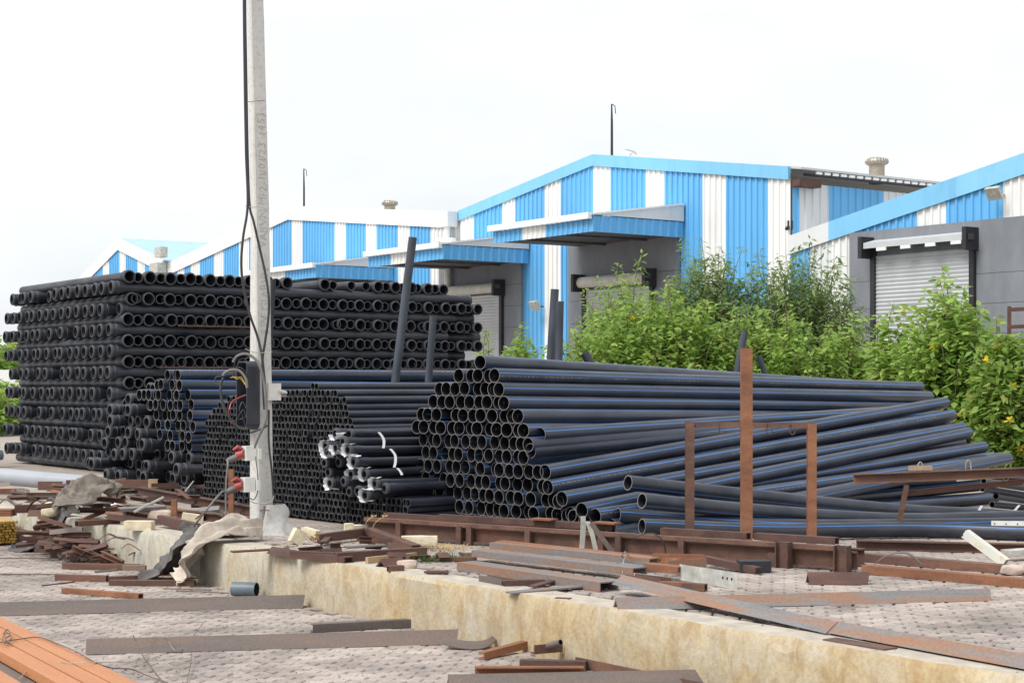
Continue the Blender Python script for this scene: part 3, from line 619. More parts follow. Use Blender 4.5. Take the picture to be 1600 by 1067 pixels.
for i in range(NR):
    xl, xr = rowsA[i]; u0, u1 = upx(xl), upx(xr); z = PZ + D_A / 2 + i * RA; off = (i % 2) * PA / 2
    ks = [k for k in range(-20, 60) if u0 - .03 <= k * PA + off <= u1 + .03]
    if not ks: ks = [round((u0 - off) / PA)]
    top = NR - 1 - i
    rowd = hpipe_to('', hpos(ks[-1] * PA + off, -.03, z), special[i][0], special[i][1], LONG, '', '', None, 0) if i in special else None
    for q, k in enumerate(ks):
        u = k * PA + off; s = R_.uniform(-.03, .035) + (R_.random() < .07) * R_.uniform(.03, .09); last = q == len(ks) - 1; p = hpos(u + R_.gauss(0, .004), s if not last else -.03, z + R_.gauss(0, .002)); roll = R_.uniform(0, 6.28)
        nm = 'blue-striped black pipe, %s from the left in the %s row down, right heap' % (ordn(q), ordn(top))
        if len(ks) == 1: nm = 'single black pipe lying on top of the right heap'
        if rowd is not None: place('striped_pipe', MAL, p, rowd + HU * (0 if last else R_.gauss(0, .002)), nm, 'pipe', GA, (1.35, .35, 2.3, .55, 1.3, .5)[12 - i] if last else roll)
        else:
            fan = max(0, min(1, (u - .75) / .9)) if i <= 7 else 0; a_ = HA - RAD(6.5) * fan; dv = V((math.sin(a_), math.cos(a_), 0)) + HU * R_.gauss(0, .003) + ZV * (.060 * fan * (1 - i / 11))
            place('striped_pipe', MA, p, dv, nm, 'pipe', GA, roll)
# flank pipes that fan out to the right, lying over the heap's lower side
flank = [((844, 679), (1450, 640), .12, 'rises to the back'), ((829, 704), (1466, 650), .0, ''), ((852, 737), (1478, 629), -.03, ''), ((856, 761), (1489, 648), -.06, ''), ((878, 779), (1504, 668), -.08, ''),
         ((909, 797), (1514, 676), -.10, ''), ((892, 803), (1538, 698), -.02, ''), ((930, 806), (1543, 719), -.04, ''), ((915, 818), (1540, 757), .0, ''), ((955, 822), (1553, 777), .1, '')]
for i, (a, b, s, _) in enumerate(flank):
    u = upx(a[0], s); p = hpos(u, s, 0); p.z = max(PZ + D_A / 2, EYE + (HOR - a[1]) / FPX * p.y)
    hpipe_to('striped_pipe', p, b[0], b[1], 6.7, 'blue-striped black pipe fanning out on the right flank of the heap, %s from the top' % ordn(i), 'pipes fanning out on the right flank', MAS, (2.6, .8, 2.5, .75, 2.6, 2.55, 2.45, .7, .8, 2.6)[i])
def swept_pipe(name, path, R, t, m, n=20):
    s = MB(); P = [V(p) for p in path]; b0 = 0; fr = []
    for i, p in enumerate(P):
        d = (P[min(i + 1, len(P) - 1)] - P[max(i - 1, 0)]).normalized(); sd = d.cross(ZV).normalized(); fr.append((p, sd, sd.cross(d)))
    rings = [(fr[0], R - t)] + [(f, R) for f in fr] + [(f, R - t) for f in fr[::-1]]
    for (p, sd, u), r in rings: s.v += [p + (sd * math.cos(2 * math.pi * k / n) + u * math.sin(2 * math.pi * k / n)) * r for k in range(n)]
    for j in range(len(rings) - 1):
        for k in range(n): s.f.append([j * n + k, j * n + (k + 1) % n, (j + 1) * n + (k + 1) % n, (j + 1) * n + k]); s.m.append(1 if j in (0, len(P)) else 0); s.s.append(True)
    return s
def smooth_path(pts, n=14):
    pts = [V(p) for p in pts]; out = []
    for i in range(len(pts) - 1):
        p0, p1, p2, p3 = pts[max(i - 1, 0)], pts[i], pts[i + 1], pts[min(i + 2, len(pts) - 1)]
        for k in range(n):
            t = k / n; out.append(.5 * ((2 * p1) + (p2 - p0) * t + (2 * p0 - 5 * p1 + 4 * p2 - p3) * t * t + (3 * p1 - p0 - 3 * p2 + p3) * t ** 3))
    return out + [pts[-1]]
def stripe_bent(nt, bs, N, K): pass
# bent front pipes carry their stripe as a thin co-extruded band of geometry
def bent(path, label, ang):
    P = smooth_path(path); s = swept_pipe('p', P, D_A / 2, .009, None); o = tag(s.build('striped_pipe', ['pipe_black', 'pipe_cut'], origin=P[0]), label, 'pipe', 'loose pipes in front of the right heap')
    g = MB(); q = []
    for i, p in enumerate(P):
        d = (P[min(i + 1, len(P) - 1)] - P[max(i - 1, 0)]).normalized(); sd = d.cross(ZV).normalized(); u = sd.cross(d)
        for da in (-.06, .06): q.append(p + (sd * math.cos(ang + da) + u * math.sin(ang + da)) * (D_A / 2 + .0012))
    g.add(q, [[2 * i, 2 * i + 1, 2 * i + 3, 2 * i + 2] for i in range(len(P) - 1)]); g.build('stripe', M['stripe_blue'], o)
M['stripe_blue'] = simple('stripe_blue', (.04, .17, .46), .35, .1)
bent([W(981, 754, 14.15), W(1175, 775, 14.85), W(1400, 797, 15.55), W(1552, 805, 15.85)], 'black pipe lying highest of the loose ones in front of the right heap', -.55)
bent([W(1003, 782, 13.85), W(1200, 800, 14.55), W(1400, 812, 15.05), W(1600, 808, 15.6), W(1800, 802, 16.1)], 'loose black pipe with its open end below the highest loose pipe', -.6)
bent([W(965, 805, 14.0), W(1200, 821, 14.45), W(1420, 822, 14.7), W(1650, 818, 14.95), W(1800, 815, 15.15)], 'loose black pipe whose open end lies farthest left near the ground', .55)
bent([W(1003, 822, 13.5), W(1200, 829, 13.95), W(1420, 827, 14.25), W(1600, 832, 14.0), W(1850, 842, 13.5)], 'lowest loose black pipe running along the ground behind the hooked frame', .62)

# --- heap of small plain pipes right and left of the concrete pole
D_B = .074; PB = .076; RB = .0662; LENB = 5.0; SB = -.5
MBm = plain_pipe('small_pipe', D_B / 2, .0038, LENB, 'pipe_black', 16, 'small_cut'); MBf = plain_pipe('small_pipe_far', D_B / 2, .0038, LENB, 'pipe_black', 14, 'small_cut')
outline = [(318, 700), (324, 650), (332, 640), (345, 628), (370, 618), (400, 616), (430, 617), (450, 612), (470, 606), (492, 602), (515, 607), (530, 616), (541, 632), (549, 655), (552, 700), (556, 760)]
def top_py(px):
    if px <= outline[0][0] or px >= outline[-1][0]: return 9999
    for (a, ya), (b, yb) in zip(outline[:-1], outline[1:]):
        if a <= px <= b: return ya + (yb - ya) * (px - a) / (b - a)
cand = []; R_ = random.Random(21)
for i in range(24):
    z = PZ + D_B / 2 + i * RB
    for k in range(-60, 5):
        u = k * PB + (i % 2) * PB / 2; p = hpos(u, SB, z); px = 800 + FPX * p.x / p.y; py = HOR + FPX * (EYE - z) / p.y
        if py >= top_py(px) or (552 <= px <= 664 and i < 4): cand.append((i, k, u, z, px, py))
rowc = {}
cand.sort(key=lambda c: (-c[0], c[1])); show = []
for c in cand: hid = 384 < c[4] < 427; show.append((0 if not hid else 1, -c[4] + (c[5] - 600) * .05, c))
show.sort(key=lambda x: (x[0], x[1])); keep = set(id(x[2]) for x in show[:298]); rest = MB(); maxrow = max(c[0] for c in cand)
for c in cand:
    i, k, u, z, px, py = c; p = hpos(u + R_.gauss(0, .003), SB + R_.uniform(-.014, .014) + (R_.random() < .07) * R_.uniform(-.05, .05), z + R_.gauss(0, .0015)); d = HP + HU * R_.gauss(0, .004); r = i
    if id(c) in keep:
        j = rowc.get((i, px > 405), 0); rowc[(i, px > 405)] = j + 1
        place('small_pipe', MBm, p, d, 'thin black pipe, %s from the left, %s row up, heap %s the pole' % (ordn(j), ordn(i), 'right of' if px > 405 else 'left of'), 'pipe', 'thin black pipes in the honeycomb heap by the pole', R_.uniform(0, 6))
    else: append_mesh(rest, MBf, p, d)
print('small pipes', len(cand))
if rest.v: tag(kind(rest.build('small_pipes', ['pipe_black', 'small_cut', 'pipe_bore']), 'stuff'), 'remaining thin black pipes of the honeycomb heap by the pole', 'pipes')

# --- left heap: striped pipes on top of fallen socket pipes
R_ = random.Random(9); MC = plain_pipe('striped_pipe_left', .0675, .0065, 6.4, 'pipe_striped', 22); PC = .1365; RC = .1185; n = 0
D_D = .118; MD = socket_pipe('fallen_socket_pipe', .060, .077, 5.5, 'pipe_socket', 18); SH = plain_pipe
lim = [(582, 262, 283), (600, 244, 291), (612, 214, 296), (625, 226, 300), (640, 238, 302), (655, 244, 304), (670, 246, 303), (684, 252, 301), (698, 268, 296)]
for i in range(12):
    z = PZ + .60 + i * RC; row = 0
    for k in range(-70, 0):
        u = k * PC + (i % 2) * PC / 2; p = hpos(u, 0, z); px = 800 + FPX * p.x / p.y; py = HOR + FPX * (EYE - z) / p.y
        if py < 576: continue
        for (y0, a0, b0), (y1, a1, b1) in zip(lim[:-1], lim[1:]):
            if y0 <= py <= y1:
                f = (py - y0) / (y1 - y0); a = a0 + (a1 - a0) * f; b = b0 + (b1 - b0) * f
                if a <= px <= b:
                    pp = hpos(u + R_.gauss(0, .006), R_.uniform(-.05, .05) + (R_.random() < .15) * R_.uniform(-.1, .1), z + R_.gauss(0, .004))
                    place('striped_pipe', MC, pp, HP + HU * R_.gauss(0, .008) + ZV * R_.gauss(0, .003), 'blue-striped pipe, %s from the left, %s row up in the left heap' % (ordn(row), ordn(i)), 'pipe', 'blue striped pipes in the left heap', R_.uniform(0, 6.28)); row += 1; n += 1
# a second file of the same pipes behind, whose tops run on past the pole
for j, (px, py, s, epx, epy) in enumerate(((300, 597, .5, 745, 588), (325, 600, .9, 760, 596), (350, 610, 1.2, 770, 606), (345, 622, 1.0, 770, 618), (340, 634, .9, 760, 628), (340, 648, .9, 770, 640), (340, 662, .9, 770, 654))):
    u = upx(px, s); p = hpos(u, s, 0); p.z = EYE + (HOR - py) / FPX * p.y
    hpipe_to('striped_pipe', p, epx, epy, 6.4, 'long striped pipe running on behind the pole from the left heap, %s from the top' % ordn(j), 'striped pipes running behind the pole', MC, (.8, 2.4, 1.4, .7, .9, .75, .8)[j])
cnt = 0
for i in range(11):
    z = PZ + .077 + i * .132
    for k in range(-60, -20):
        u = k * .158 + (i % 2) * .079; p = hpos(u, 0, z); px = 800 + FPX * p.x / p.y; py = HOR + FPX * (EYE - z) / p.y
        lo = 196 if py < 640 else (176 if py < 690 else 158); hi = 300
        for (y0, a0, b0), (y1, a1, b1) in zip(lim[:-1], lim[1:]):
            if y0 <= py <= y1: hi = a0 + (a1 - a0) * (py - y0) / (y1 - y0) - 4
        if py > 698: hi = 298
        if lo <= px <= hi and py > 606:
            cnt += 1; s = R_.uniform(-.25, .3); pp = hpos(u + R_.gauss(0, .012), s, z + R_.gauss(0, .008)); a = R_.gauss(0, .035)
            place('fallen_socket_pipe', MD, pp, HP + HU * a + ZV * R_.gauss(0, .008), 'black socket pipe in the jumble by the tall stack corner, %s row up, %s along' % (ORD[i], ordn(k + 60)), 'pipe', 'socket pipes in the jumble')
print('left heap', n, 'jumble', cnt)

# --- pipes with film-wrapped sockets between the two heaps
ME = socket_pipe('wrapped_pipe', .040, .052, 4.5, 'pipe_black', 16, False); R_ = random.Random(4)
ends = [(523, 677), (508, 697), (524, 700), (543, 703), (510, 705), (528, 722), (512, 738), (552, 722), (506, 723), (548, 741), (569, 741), (585, 756), (545, 768), (558, 767), (570, 774), (600, 763), (515, 755), (536, 752), (545, 678), (535, 690)]
for j, (px, py) in enumerate(ends):
    s = -.75 + R_.uniform(-.06, .1); u = upx(px, s); p = hpos(u, s, 0); p.z = EYE + (HOR - py) / FPX * p.y
    d = (HP + HU * (-.02 + R_.gauss(0, .03)) + ZV * R_.gauss(.0, .012)).normalized()
    o = place('wrapped_pipe', ME, p, d, 'thin socket pipe with torn white wrapping, open end %s' % ('%s' % ('topmost', 'far left', 'second from the top', 'right under the top strap', 'low in the upper left', 'in the middle', 'at lower left', 'by the middle strap', 'second at the far left', 'below the middle', 'right of the middle', 'second from the right', 'lowest at the left', 'lowest but one', 'lowest', 'farthest right', 'low at the left', 'in the dark gap', 'beside the topmost', 'just below the topmost')[j]), 'pipe', 'thin pipes with white wrapped sockets')
    if j in (0, 1, 3, 4, 7, 9, 10, 11, 14, 16, 2):
        g = MB(); n = 14; a0 = R_.uniform(-.4, 1.2); sp = R_.uniform(3.0, 4.6); q = []
        for k in range(n + 1):
            a = a0 + sp * k / n; fl = .006 + .012 * R_.random(); w = .045 + .05 * R_.random()
            for x, rr in ((-.018 - .02 * R_.random(), .054 + fl), (.02, .056), (w, .057 + fl * .5)): q.append(V((x, rr * math.cos(a), rr * math.sin(a))))
        g.add(q, [[3 * k + c, 3 * k + c + 1, 3 * k + c + 4, 3 * k + c + 3] for k in range(n) for c in (0, 1)])
        f = bpy.data.objects.new('wrapping', g.mesh('wrapping', 'white_film')); COL.objects.link(f); f.parent = o
def strap(pts, label, Y):
    s = MB(); P = smooth_path([W(x, y, Y) for x, y in pts], 6); q = []
    for p in P: q += [p + V((-.012, 0, 0)), p + V((.012, 0, 0)), p + V((.012, .006, 0)), p + V((-.012, .006, 0))]
    s.add(q, [[4 * i + a, 4 * i + b, 4 * i + 4 + b, 4 * i + 4 + a] for i in range(len(P) - 1) for a, b in ((0, 1), (1, 2), (2, 3), (3, 0))] + [[0, 3, 2, 1]])
    tag(s.build('strap', 'white_film'), label, 'strap', 'white tie straps')
strap([(592, 675), (598, 683), (600, 690), (599, 700)], 'white strap round the thin wrapped pipes, upper of three', 15.35)
strap([(610, 701), (617, 710), (618, 720), (616, 730)], 'white strap round the thin wrapped pipes, middle of three', 15.3)
strap([(621, 731), (626, 737), (628, 742)], 'short white strap round the thin wrapped pipes, lowest of three', 15.25)

# --- upright stakes that hold the heaps, small pipes at the right edge, other pipes
def stake(a, b, Y, R, label, m='stake', roll=1.1, dY=0):
    p1 = W(a[0], a[1], Y); p0 = W(b[0], b[1], Y + dY); d = (p1 - p0).normalized(); g = p0 - d * ((p0.z - PZ) / d.z); L = (p1 - g).length
    o = bpy.data.objects.new('stake_pipe', plain_pipe('stake_pipe', R, .007, L, m, 20)); COL.objects.link(o)
    o.matrix_world = Matrix.Translation(g) @ basis(d, roll).to_4x4(); return tag(o, label, 'pipe', 'upright stake pipes')
stake((645, 371), (616, 608), 20.4, .052, 'tall leaning blue-grey stake pipe rising before the crossed stack', roll=1.9)
stake((677, 494), (667, 630), 18.6, .040, 'shorter upright stake pipe at the left edge of the right heap', roll=2.2)
stake((867, 452), (861, 553), 22.5, .056, 'taller of two black stake pipes standing before the blue and white wall', roll=2.2)
stake((875, 471), (873, 555), 22.0, .052, 'shorter of two black stake pipes standing before the blue and white wall', roll=2.0)
stake((1164, 517), (1153, 576), 21.5, .046, 'black stake pipe leaning just left of the tall rusty post', roll=2.2)
stake((426, 437), (420, 545), 20.8, .042, 'dark stake pipe half hidden behind the concrete pole', 'pipe_black')
stake((1185, 556), (1194, 580), 20.5, .035, 'short stub of stake pipe just right of the tall rusty post', 'pipe_black')
stake((913, 551), (921, 565), 21.8, .06, 'low dark stub behind the top pipe of the right heap', 'pipe_black')
for j, (a, b) in enumerate((((1537, 752), (1680, 774)), ((1535, 763), (1680, 786)), ((1556, 775), (1680, 793)), ((1550, 788), (1680, 800)), ((1540, 799), (1680, 809)), ((1572, 745), (1690, 760)))):
    p0 = W(a[0], a[1], 16.6 + .1 * j); p1 = W(b[0], b[1], 17.6 + .1 * j); d = p1 - p0
    place('thin_pipe', plain_pipe('thin_pipe', .035, .004, 3.5, 'pipe_black', 14), p0, d, 'thin grey-black pipe in the bundle at the right edge, %s' % ('second from the top', 'third from the top', 'fourth from the top', 'fifth from the top', 'lowest', 'topmost')[j], 'pipe', 'thin pipes at the right edge')
strap([(1534, 790), (1530, 797)], 'tiny white tie at the end of the right heap', 15.4); strap([(1593, 789), (1585, 798)], 'tiny white tie on the thin pipes at the right edge', 16.0)
p0 = W(-70, 738, 20.6); p1 = W(150, 757, 19.6); place('grey_pipe', plain_pipe('grey_pipe', .10, .008, (p1 - p0).length, 'pvc_grey', 28), p0, p1 - p0, 'thick pale grey pipe lying in front of the tall stack at the left edge')
for j in range(5):
    p = W(-30 + 6 * j, 655 + 14 * j, 27); place('blue_pipe', plain_pipe('blue_pipe', .08, .006, 3, 'pvc_blue', 16), p - RD * 2.9, RD, 'bluish pipe end beyond the tall stack at the left edge, %s from the top' % ORD[j], 'pipe', 'bluish pipes at the left edge')
p0 = G(358, 931, 0) + ZV * .058; o = place('pipe_offcut', plain_pipe('pipe_offcut', .056, .005, .2, 'pvc_blue', 26), p0 + V((.03, 0, 0)), V((.97, -.25, 0)), 'short blue-grey pipe offcut on the paving below the wall', 'pipe')

# ------------------------------------------------------------------ concrete pole with its box, sockets and cables
def make_pole():
    s = MB(); PY = 14.6; zt = 7.6; zb = PZ - .3; prof = []
    for z, l, f, r in ((zb, 383.5, 404, 429), (EYE + (HOR - 330) / FPX * PY, 387, 399, 421), (EYE + HOR / FPX * PY, 382, 391, 412), (zt, 378, 385, 405)):
        Fp = V(((f - 800) / FPX * PY, PY, z)); wl = (f - l) / FPX * PY / abs(LD.x) * .93; wr = (r - f) / FPX * PY / RD.x * .93
        prof.append([Fp, Fp + LD * wl, Fp + LD * wl + RD * wr, Fp + RD * wr])
    rings = []
    for (a, b) in zip(prof[:-1], prof[1:]):
        for k in range(12):
            f = k / 12; q = [x.lerp(y, f) for x, y in zip(a, b)]; c = sum(q, V((0, 0, 0))) / 4; rg = []
            for i in range(4):                              # chamfered, slightly uneven arrises
                e = .012 + .006 * noise.noise(V((q[i].z * 4, i * 7.3, 0)))
                rg += [q[i] + (q[i - 1] - q[i]).normalized() * e, q[i] + (q[(i + 1) % 4] - q[i]).normalized() * e]
            rings.append(rg)
    q = prof[-1]; rings.append([x for i in range(4) for x in (q[i] + (q[i - 1] - q[i]).normalized() * .012, q[i] + (q[(i + 1) % 4] - q[i]).normalized() * .012)])
    for rg in rings: s.v += rg
    for j in range(len(rings) - 1):
        for k in range(8): s.f.append([j * 8 + k, j * 8 + (k + 1) % 8, (j + 1) * 8 + (k + 1) % 8, (j + 1) * 8 + k]); s.m.append(0); s.s.append(False)
    e = (len(rings) - 1) * 8; s.f.append([e + k for k in range(8)]); s.m.append(0); s.s.append(False)
    base = V(((405 - 800) / FPX * PY, PY + .12, PZ)); o = s.build('concrete_pole', M['pole_concrete'], origin=base); tag(o, 'tall square concrete pole with scratched lettering standing at the platform edge', 'pole')
    g = MB(); nu, nv = 28, 8                                # lump of concrete round the foot
    for j in range(nv + 1):
        f = j / nv
        for i in range(nu):
            a = 2 * math.pi * i / nu; r = (.13 + .12 * (1 - f) ** 1.4) * (1 + .25 * noise.noise(V((math.cos(a) * 2, math.sin(a) * 2, f * 3)))) * (1.25 if math.cos(a) > .2 else .95)
            g.v.append(base + V((r * math.cos(a) + .03, r * math.sin(a) * .8, -.03 + .24 * f * (1.2 if math.cos(a) > 0 else .55))))
    for j in range(nv):
        for i in range(nu): g.f.append([j * nu + i, j * nu + (i + 1) % nu, (j + 1) * nu + (i + 1) % nu, (j + 1) * nu + i]); g.m.append(0); g.s.append(True)
    g.build('footing', M['pole_concrete'], o, auto=60)
    # lettering scratched up the right-hand face
    def text(body, py0, size):
        rr = random.Random(len(body)); x = 0
        for ch in body:
            if ch != ' ': glyph(ch, py0, size * rr.uniform(.92, 1.06), x, rr.uniform(-.008, .008))
            x += size * (.74 if ch in 'WMGN' else .36 if ch in 'I/-()1' else .6)
    def glyph(body, py0, size, dx, dy):
        c = bpy.data.curves.new('lettering', 'FONT'); c.body = body; c.size = size; c.extrude = .0004; c.offset = -.0011; c.resolution_u = 2
        t = bpy.data.objects.new('tmp', c); COL.objects.link(t); bpy.context.view_layer.update()
        me = bpy.data.meshes.new_from_object(t); bpy.data.objects.remove(t)
        z0 = EYE + (HOR - py0) / FPX * PY
        def edge(z):
            for a, b in zip(prof[:-1], prof[1:]):
                if a[0].z <= z <= b[0].z: f = (z - a[0].z) / (b[0].z - a[0].z); return a[0].lerp(b[0], f), a[3].lerp(b[3], f)
        A0, B0 = edge(z0); A1, B1 = edge(z0 + 1.0); X = (A1 - A0).normalized(); Yd = -(RD - X * RD.dot(X)).normalized(); n = X.cross(Yd)
        if n.y > 0: n = -n
        org = A0.lerp(B0, .80) + n * .0015
        for v in me.vertices: v.co = (org + X * (v.co.x + dx) * .92 + Yd * (v.co.y + dy) + n * v.co.z) - base
        me.materials.clear(); me.materials.append(M['scratch']); ob = bpy.data.objects.new('letter', me); COL.objects.link(ob); ob.parent = o
    text('SWEGIABVN', 522, .115); text('VABVN/MP', 386, .115); text('2-11/01/23', 298, .105); text('(45)', 210, .115)
    return o, base
def polec(nt, bs, N, K):
    a, _ = noise_ramp(nt, [(.3, (.50, .50, .48)), (.55, (.62, .61, .585)), (.75, (.68, .66, .61))], 3, 8, .7, (1, 1, .3), rnd=False)
    c, nc = noise_ramp(nt, [(.32, (.72, .70, .66)), (.5, (1.02, 1.02, 1.02))], 26, 7, .75, rnd=False)
    K(mixc(nt, 1.0, a.outputs[0], c.outputs[0], 'MULTIPLY'), bs.inputs['Base Color']); bs.inputs['Roughness'].default_value = .9; bump(nt, bs, nc.outputs[0], .35, .006)
M['pole_concrete'] = mat('pole_concrete', polec); M['scratch'] = simple('scratch', (.42, .41, .39), .9, .25, 40)
pole, PB_ = make_pole()
PYc = 14.62
# meter box: shell open towards -RD, on the pole's left face
def meter_box():
    near = W(386, 603, 14.5); near.z = 0; zt = EYE + (HOR - 564) / FPX * 14.5; zb = EYE + (HOR - 671) / FPX * 14.5; wL, dR, t = .215, .125, .012
    near = near + RD * .0
    def pt(a, z, d): return near + LD * a + RD * d + ZV * z
    root = empty('electrical_box', pt(wL / 2, zb, dR / 2), 'black open electrical box with tangled wires fixed to the concrete pole', 'electrical box')
    c = .05; oc = [(c, zb), (wL - c, zb), (wL - .01, zb + c * .6), (wL, zb + c), (wL, zt - c), (wL - c, zt), (c, zt), (.012, zt - c * .5), (0, zt - c), (0, zb + c), (.012, zb + c * .5)]
    ic = [(min(max(a, t), wL - t), min(max(z, zb + t), zt - t)) for a, z in oc]; n = len(oc); s = MB()
    s.add([pt(a, z, 0) for a, z in oc] + [pt(a, z, dR) for a, z in oc] + [pt(a, z, 0) for a, z in ic] + [pt(a, z, dR - t) for a, z in ic],
          [[i, (i + 1) % n, n + (i + 1) % n, n + i] for i in range(n)] + [[2 * n + i, 3 * n + i, 3 * n + (i + 1) % n, 2 * n + (i + 1) % n] for i in range(n)] + [[i, 2 * n + i, 2 * n + (i + 1) % n, (i + 1) % n] for i in range(n)] + [list(range(n, 2 * n)), list(range(3 * n, 4 * n))[::-1]])
    s.build('housing', 'box_black', root)
    g = MB(); zc = zb + .62 * (zt - zb)
    for k in range(3): g.box(pt(.07, zc + (k - 1) * .034, .065), .03, .075, .028, math.atan2(RD.y, RD.x))
    g.box(pt(.07, zc, .09), .02, .085, .12, math.atan2(RD.y, RD.x)); g.build('terminal_block', 'white_plastic', root)
    R_ = random.Random(2)
    def wire(pts, m, r): MB().tube(smooth_path(pts, 8), r, 6).build('wire', m, root)
    X = lambda px, py, d=0: W(px, py, 14.38 + d)
    wire([X(384, 617), X(372, 622, .05), X(362, 628), X(358, 640, -.05)], 'red_plastic', .006)
    wire([X(383, 600), X(376, 589, .05), X(371, 592), X(363, 588, .0)], 'yellow_wire', .004)
    wire([X(384, 602), X(378, 594, .05), X(370, 589), X(360, 590, .0)], 'yellow_wire', .004)
    wire([X(357, 640), X(358, 652), X(362, 660), X(368, 664)], 'red_plastic', .007)
    for q in ([(364, 590), (366, 578), (374, 574), (384, 582), (387, 600)], [(384, 668), (378, 648), (374, 640), (379, 628), (386, 640)], [(370, 655), (376, 645), (381, 640), (384, 652)], [(366, 648), (374, 655), (382, 652)]):
        wire([X(a, b, R_.uniform(-.03, .03)) for a, b in q], 'cable', .0045)
    return root
meter_box()
def cable(pts, Y, r, m, label, cat='cable', dy=None):
    P = [W(x, y, Y + (dy[i] if dy else 0)) for i, (x, y) in enumerate(pts)]; tag(MB().tube(smooth_path(P, 10), r, 8).build('cable', m), label, cat)
cable([(381, -150), (381, 0), (382.5, 130), (384.5, 240), (387, 320), (380, 370), (377, 410), (380, 445), (390, 490), (402, 525), (409, 555), (414, 600)], 14.42, .011, 'cable', 'black cable hanging free left of the pole and crossing to its right', dy=[0, 0, 0, 0, 0, 0, 0, 0, .02, .05, .05, .06])
cable([(383, -150), (383, 0), (385, 130), (387, 240), (390, 320), (396, 345), (405, 385), (414, 425), (420, 465), (419, 500), (414, 535), (410, 570), (413, 640)], 14.46, .0105, 'cable', 'black cable crossing the pole diagonally under the scratched lettering', dy=[0, 0, 0, 0, 0, -.02, -.02, -.02, 0, .02, .04, .04, .05])
cable([(364, 566), (370, 557), (382, 553), (394, 557), (405, 570), (413, 600), (416, 640), (414, 660), (404, 682), (397, 700)], 14.4, .012, 'cable_grey', 'thick grey cable arching over the black box and down the pole')
cable([(348, 587), (352, 582), (362, 578), (375, 580), (384, 592), (386, 606)], 14.36, .012, 'cable_grey', 'grey cable looping out of the open black box')
cable([(349, 590), (345, 602), (346, 622), (352, 640), (361, 656), (374, 668), (386, 670)], 14.36, .011, 'cable', 'dark taped cable bundle hanging left of the black box')
cable([(346, 588), (338, 589), (336, 594), (341, 597)], 14.36, .005, 'cable', 'small curl of wire end left of the black box')
cable([(420, 640), (420, 690), (424, 730), (427, 770), (429, 806), (431, 815)], 14.62, .009, 'cable', 'black cable running down the right edge of the pole to the ground')
cable([(391, 676), (402, 672), (412, 668), (418, 664)], 14.4, .009, 'cable', 'short dark cable under the box crossing the pole')
cable([(397, 700), (402, 735), (403, 765), (397, 780), (391, 778)], 14.4, .004, 'cable', 'thin wire loop hanging beside the lower socket')
cable([(391, 783), (400, 786), (415, 786), (425, 782), (428, 774)], 14.42, .004, 'wire_pale', 'loose pale wire tied round the pole near its foot')
cable([(383, 545), (400, 551), (413, 551), (425, 550)], 14.42, .003, 'wire_pale', 'thin wire tied round the pole above the black box')
cable([(383, 322), (395, 324), (404, 323), (416, 327)], 14.42, .003, 'wire_pale', 'thin wire tied round the pole where the two cables part')
cable([(383, 160), (392, 159), (404, 158), (414, 158)], 14.42, .003, 'wire', 'thin wire tied round the pole high up')
def plug_socket(px, py, label, tail):
    Y = 14.4; c = W(px, py, Y); root = empty('power_socket', c, label, 'socket', 'red and white power sockets'); ang = math.atan2(RD.y, RD.x)
    MB().box(c + RD * .02, .10, .09, .125, ang).box(c + RD * .075 + V((.02, 0, -.005)), .03, .11, .09, ang).build('socket_box', 'white_plastic', root)
    d = V((-.93, -.1, -.36)).normalized()
    MB().tube([c - V((.03, .02, 0)), c - V((.03, .02, 0)) + d * .06], [.036, .038], 14).build('collar', 'red_plastic', root)
    MB().tube([c + d * .07, c + d * .15, c + d * .19], [.033, .028, .016], 14).build('plug', 'grey_rubber', root)
    MB().tube([c + V((-.03, -.03, .035)), c + V((-.075, -.04, .055)), c + V((-.115, -.045, .03))], [.014, .022, .010], 10).build('lid', 'red_plastic', root)
    P = [c + d * .18] + [V(t) for t in tail]; tag(MB().tube(smooth_path(P, 12), .0085, 7).build('cable', 'cable_grey'), label.replace('power socket', 'lead hanging from the socket').replace(' with red lid', '').replace('white ', 'grey '), 'cable')
plug_socket(386, 708, 'upper white power socket with red lid on the pole', [W(356, 725, 14.3), W(353, 760, 14.3), W(353, 800, 14.3), W(352, 822, 14.3)])
plug_socket(384, 757, 'lower white power socket with red lid on the pole', [W(345, 770, 14.2), W(315, 806, 13.9), G(280, 850, .16), G(246, 870, .01), G(190, 888, .008), G(148, 893, .008)])
MB_ = MB(); p = W(428, 612, 14.66); MB_.box(p, .10, .08, .15, math.atan2(RD.y, RD.x)); o = tag(MB_.build('junction_box', 'white_plastic'), 'small pale junction box on the right side of the pole', 'box')
MB().tube([p + V((.06, -.02, 0)), p + V((.12, -.03, -.01))], [.022, .012], 10).build('gland', M['sack_beige'], o)
MBX = MB(); p = W(413, 797, 14.42); MBX.tube([p + V((-.04, 0, 0)), p + V((.04, 0, 0))], .006, 6).tube([p + V((0, 0, .035)), p + V((0, 0, -.035))], .006, 6); tag(MBX.build('bolt', 'wire'), 'rusty bolt end near the foot of the pole', 'bolt')

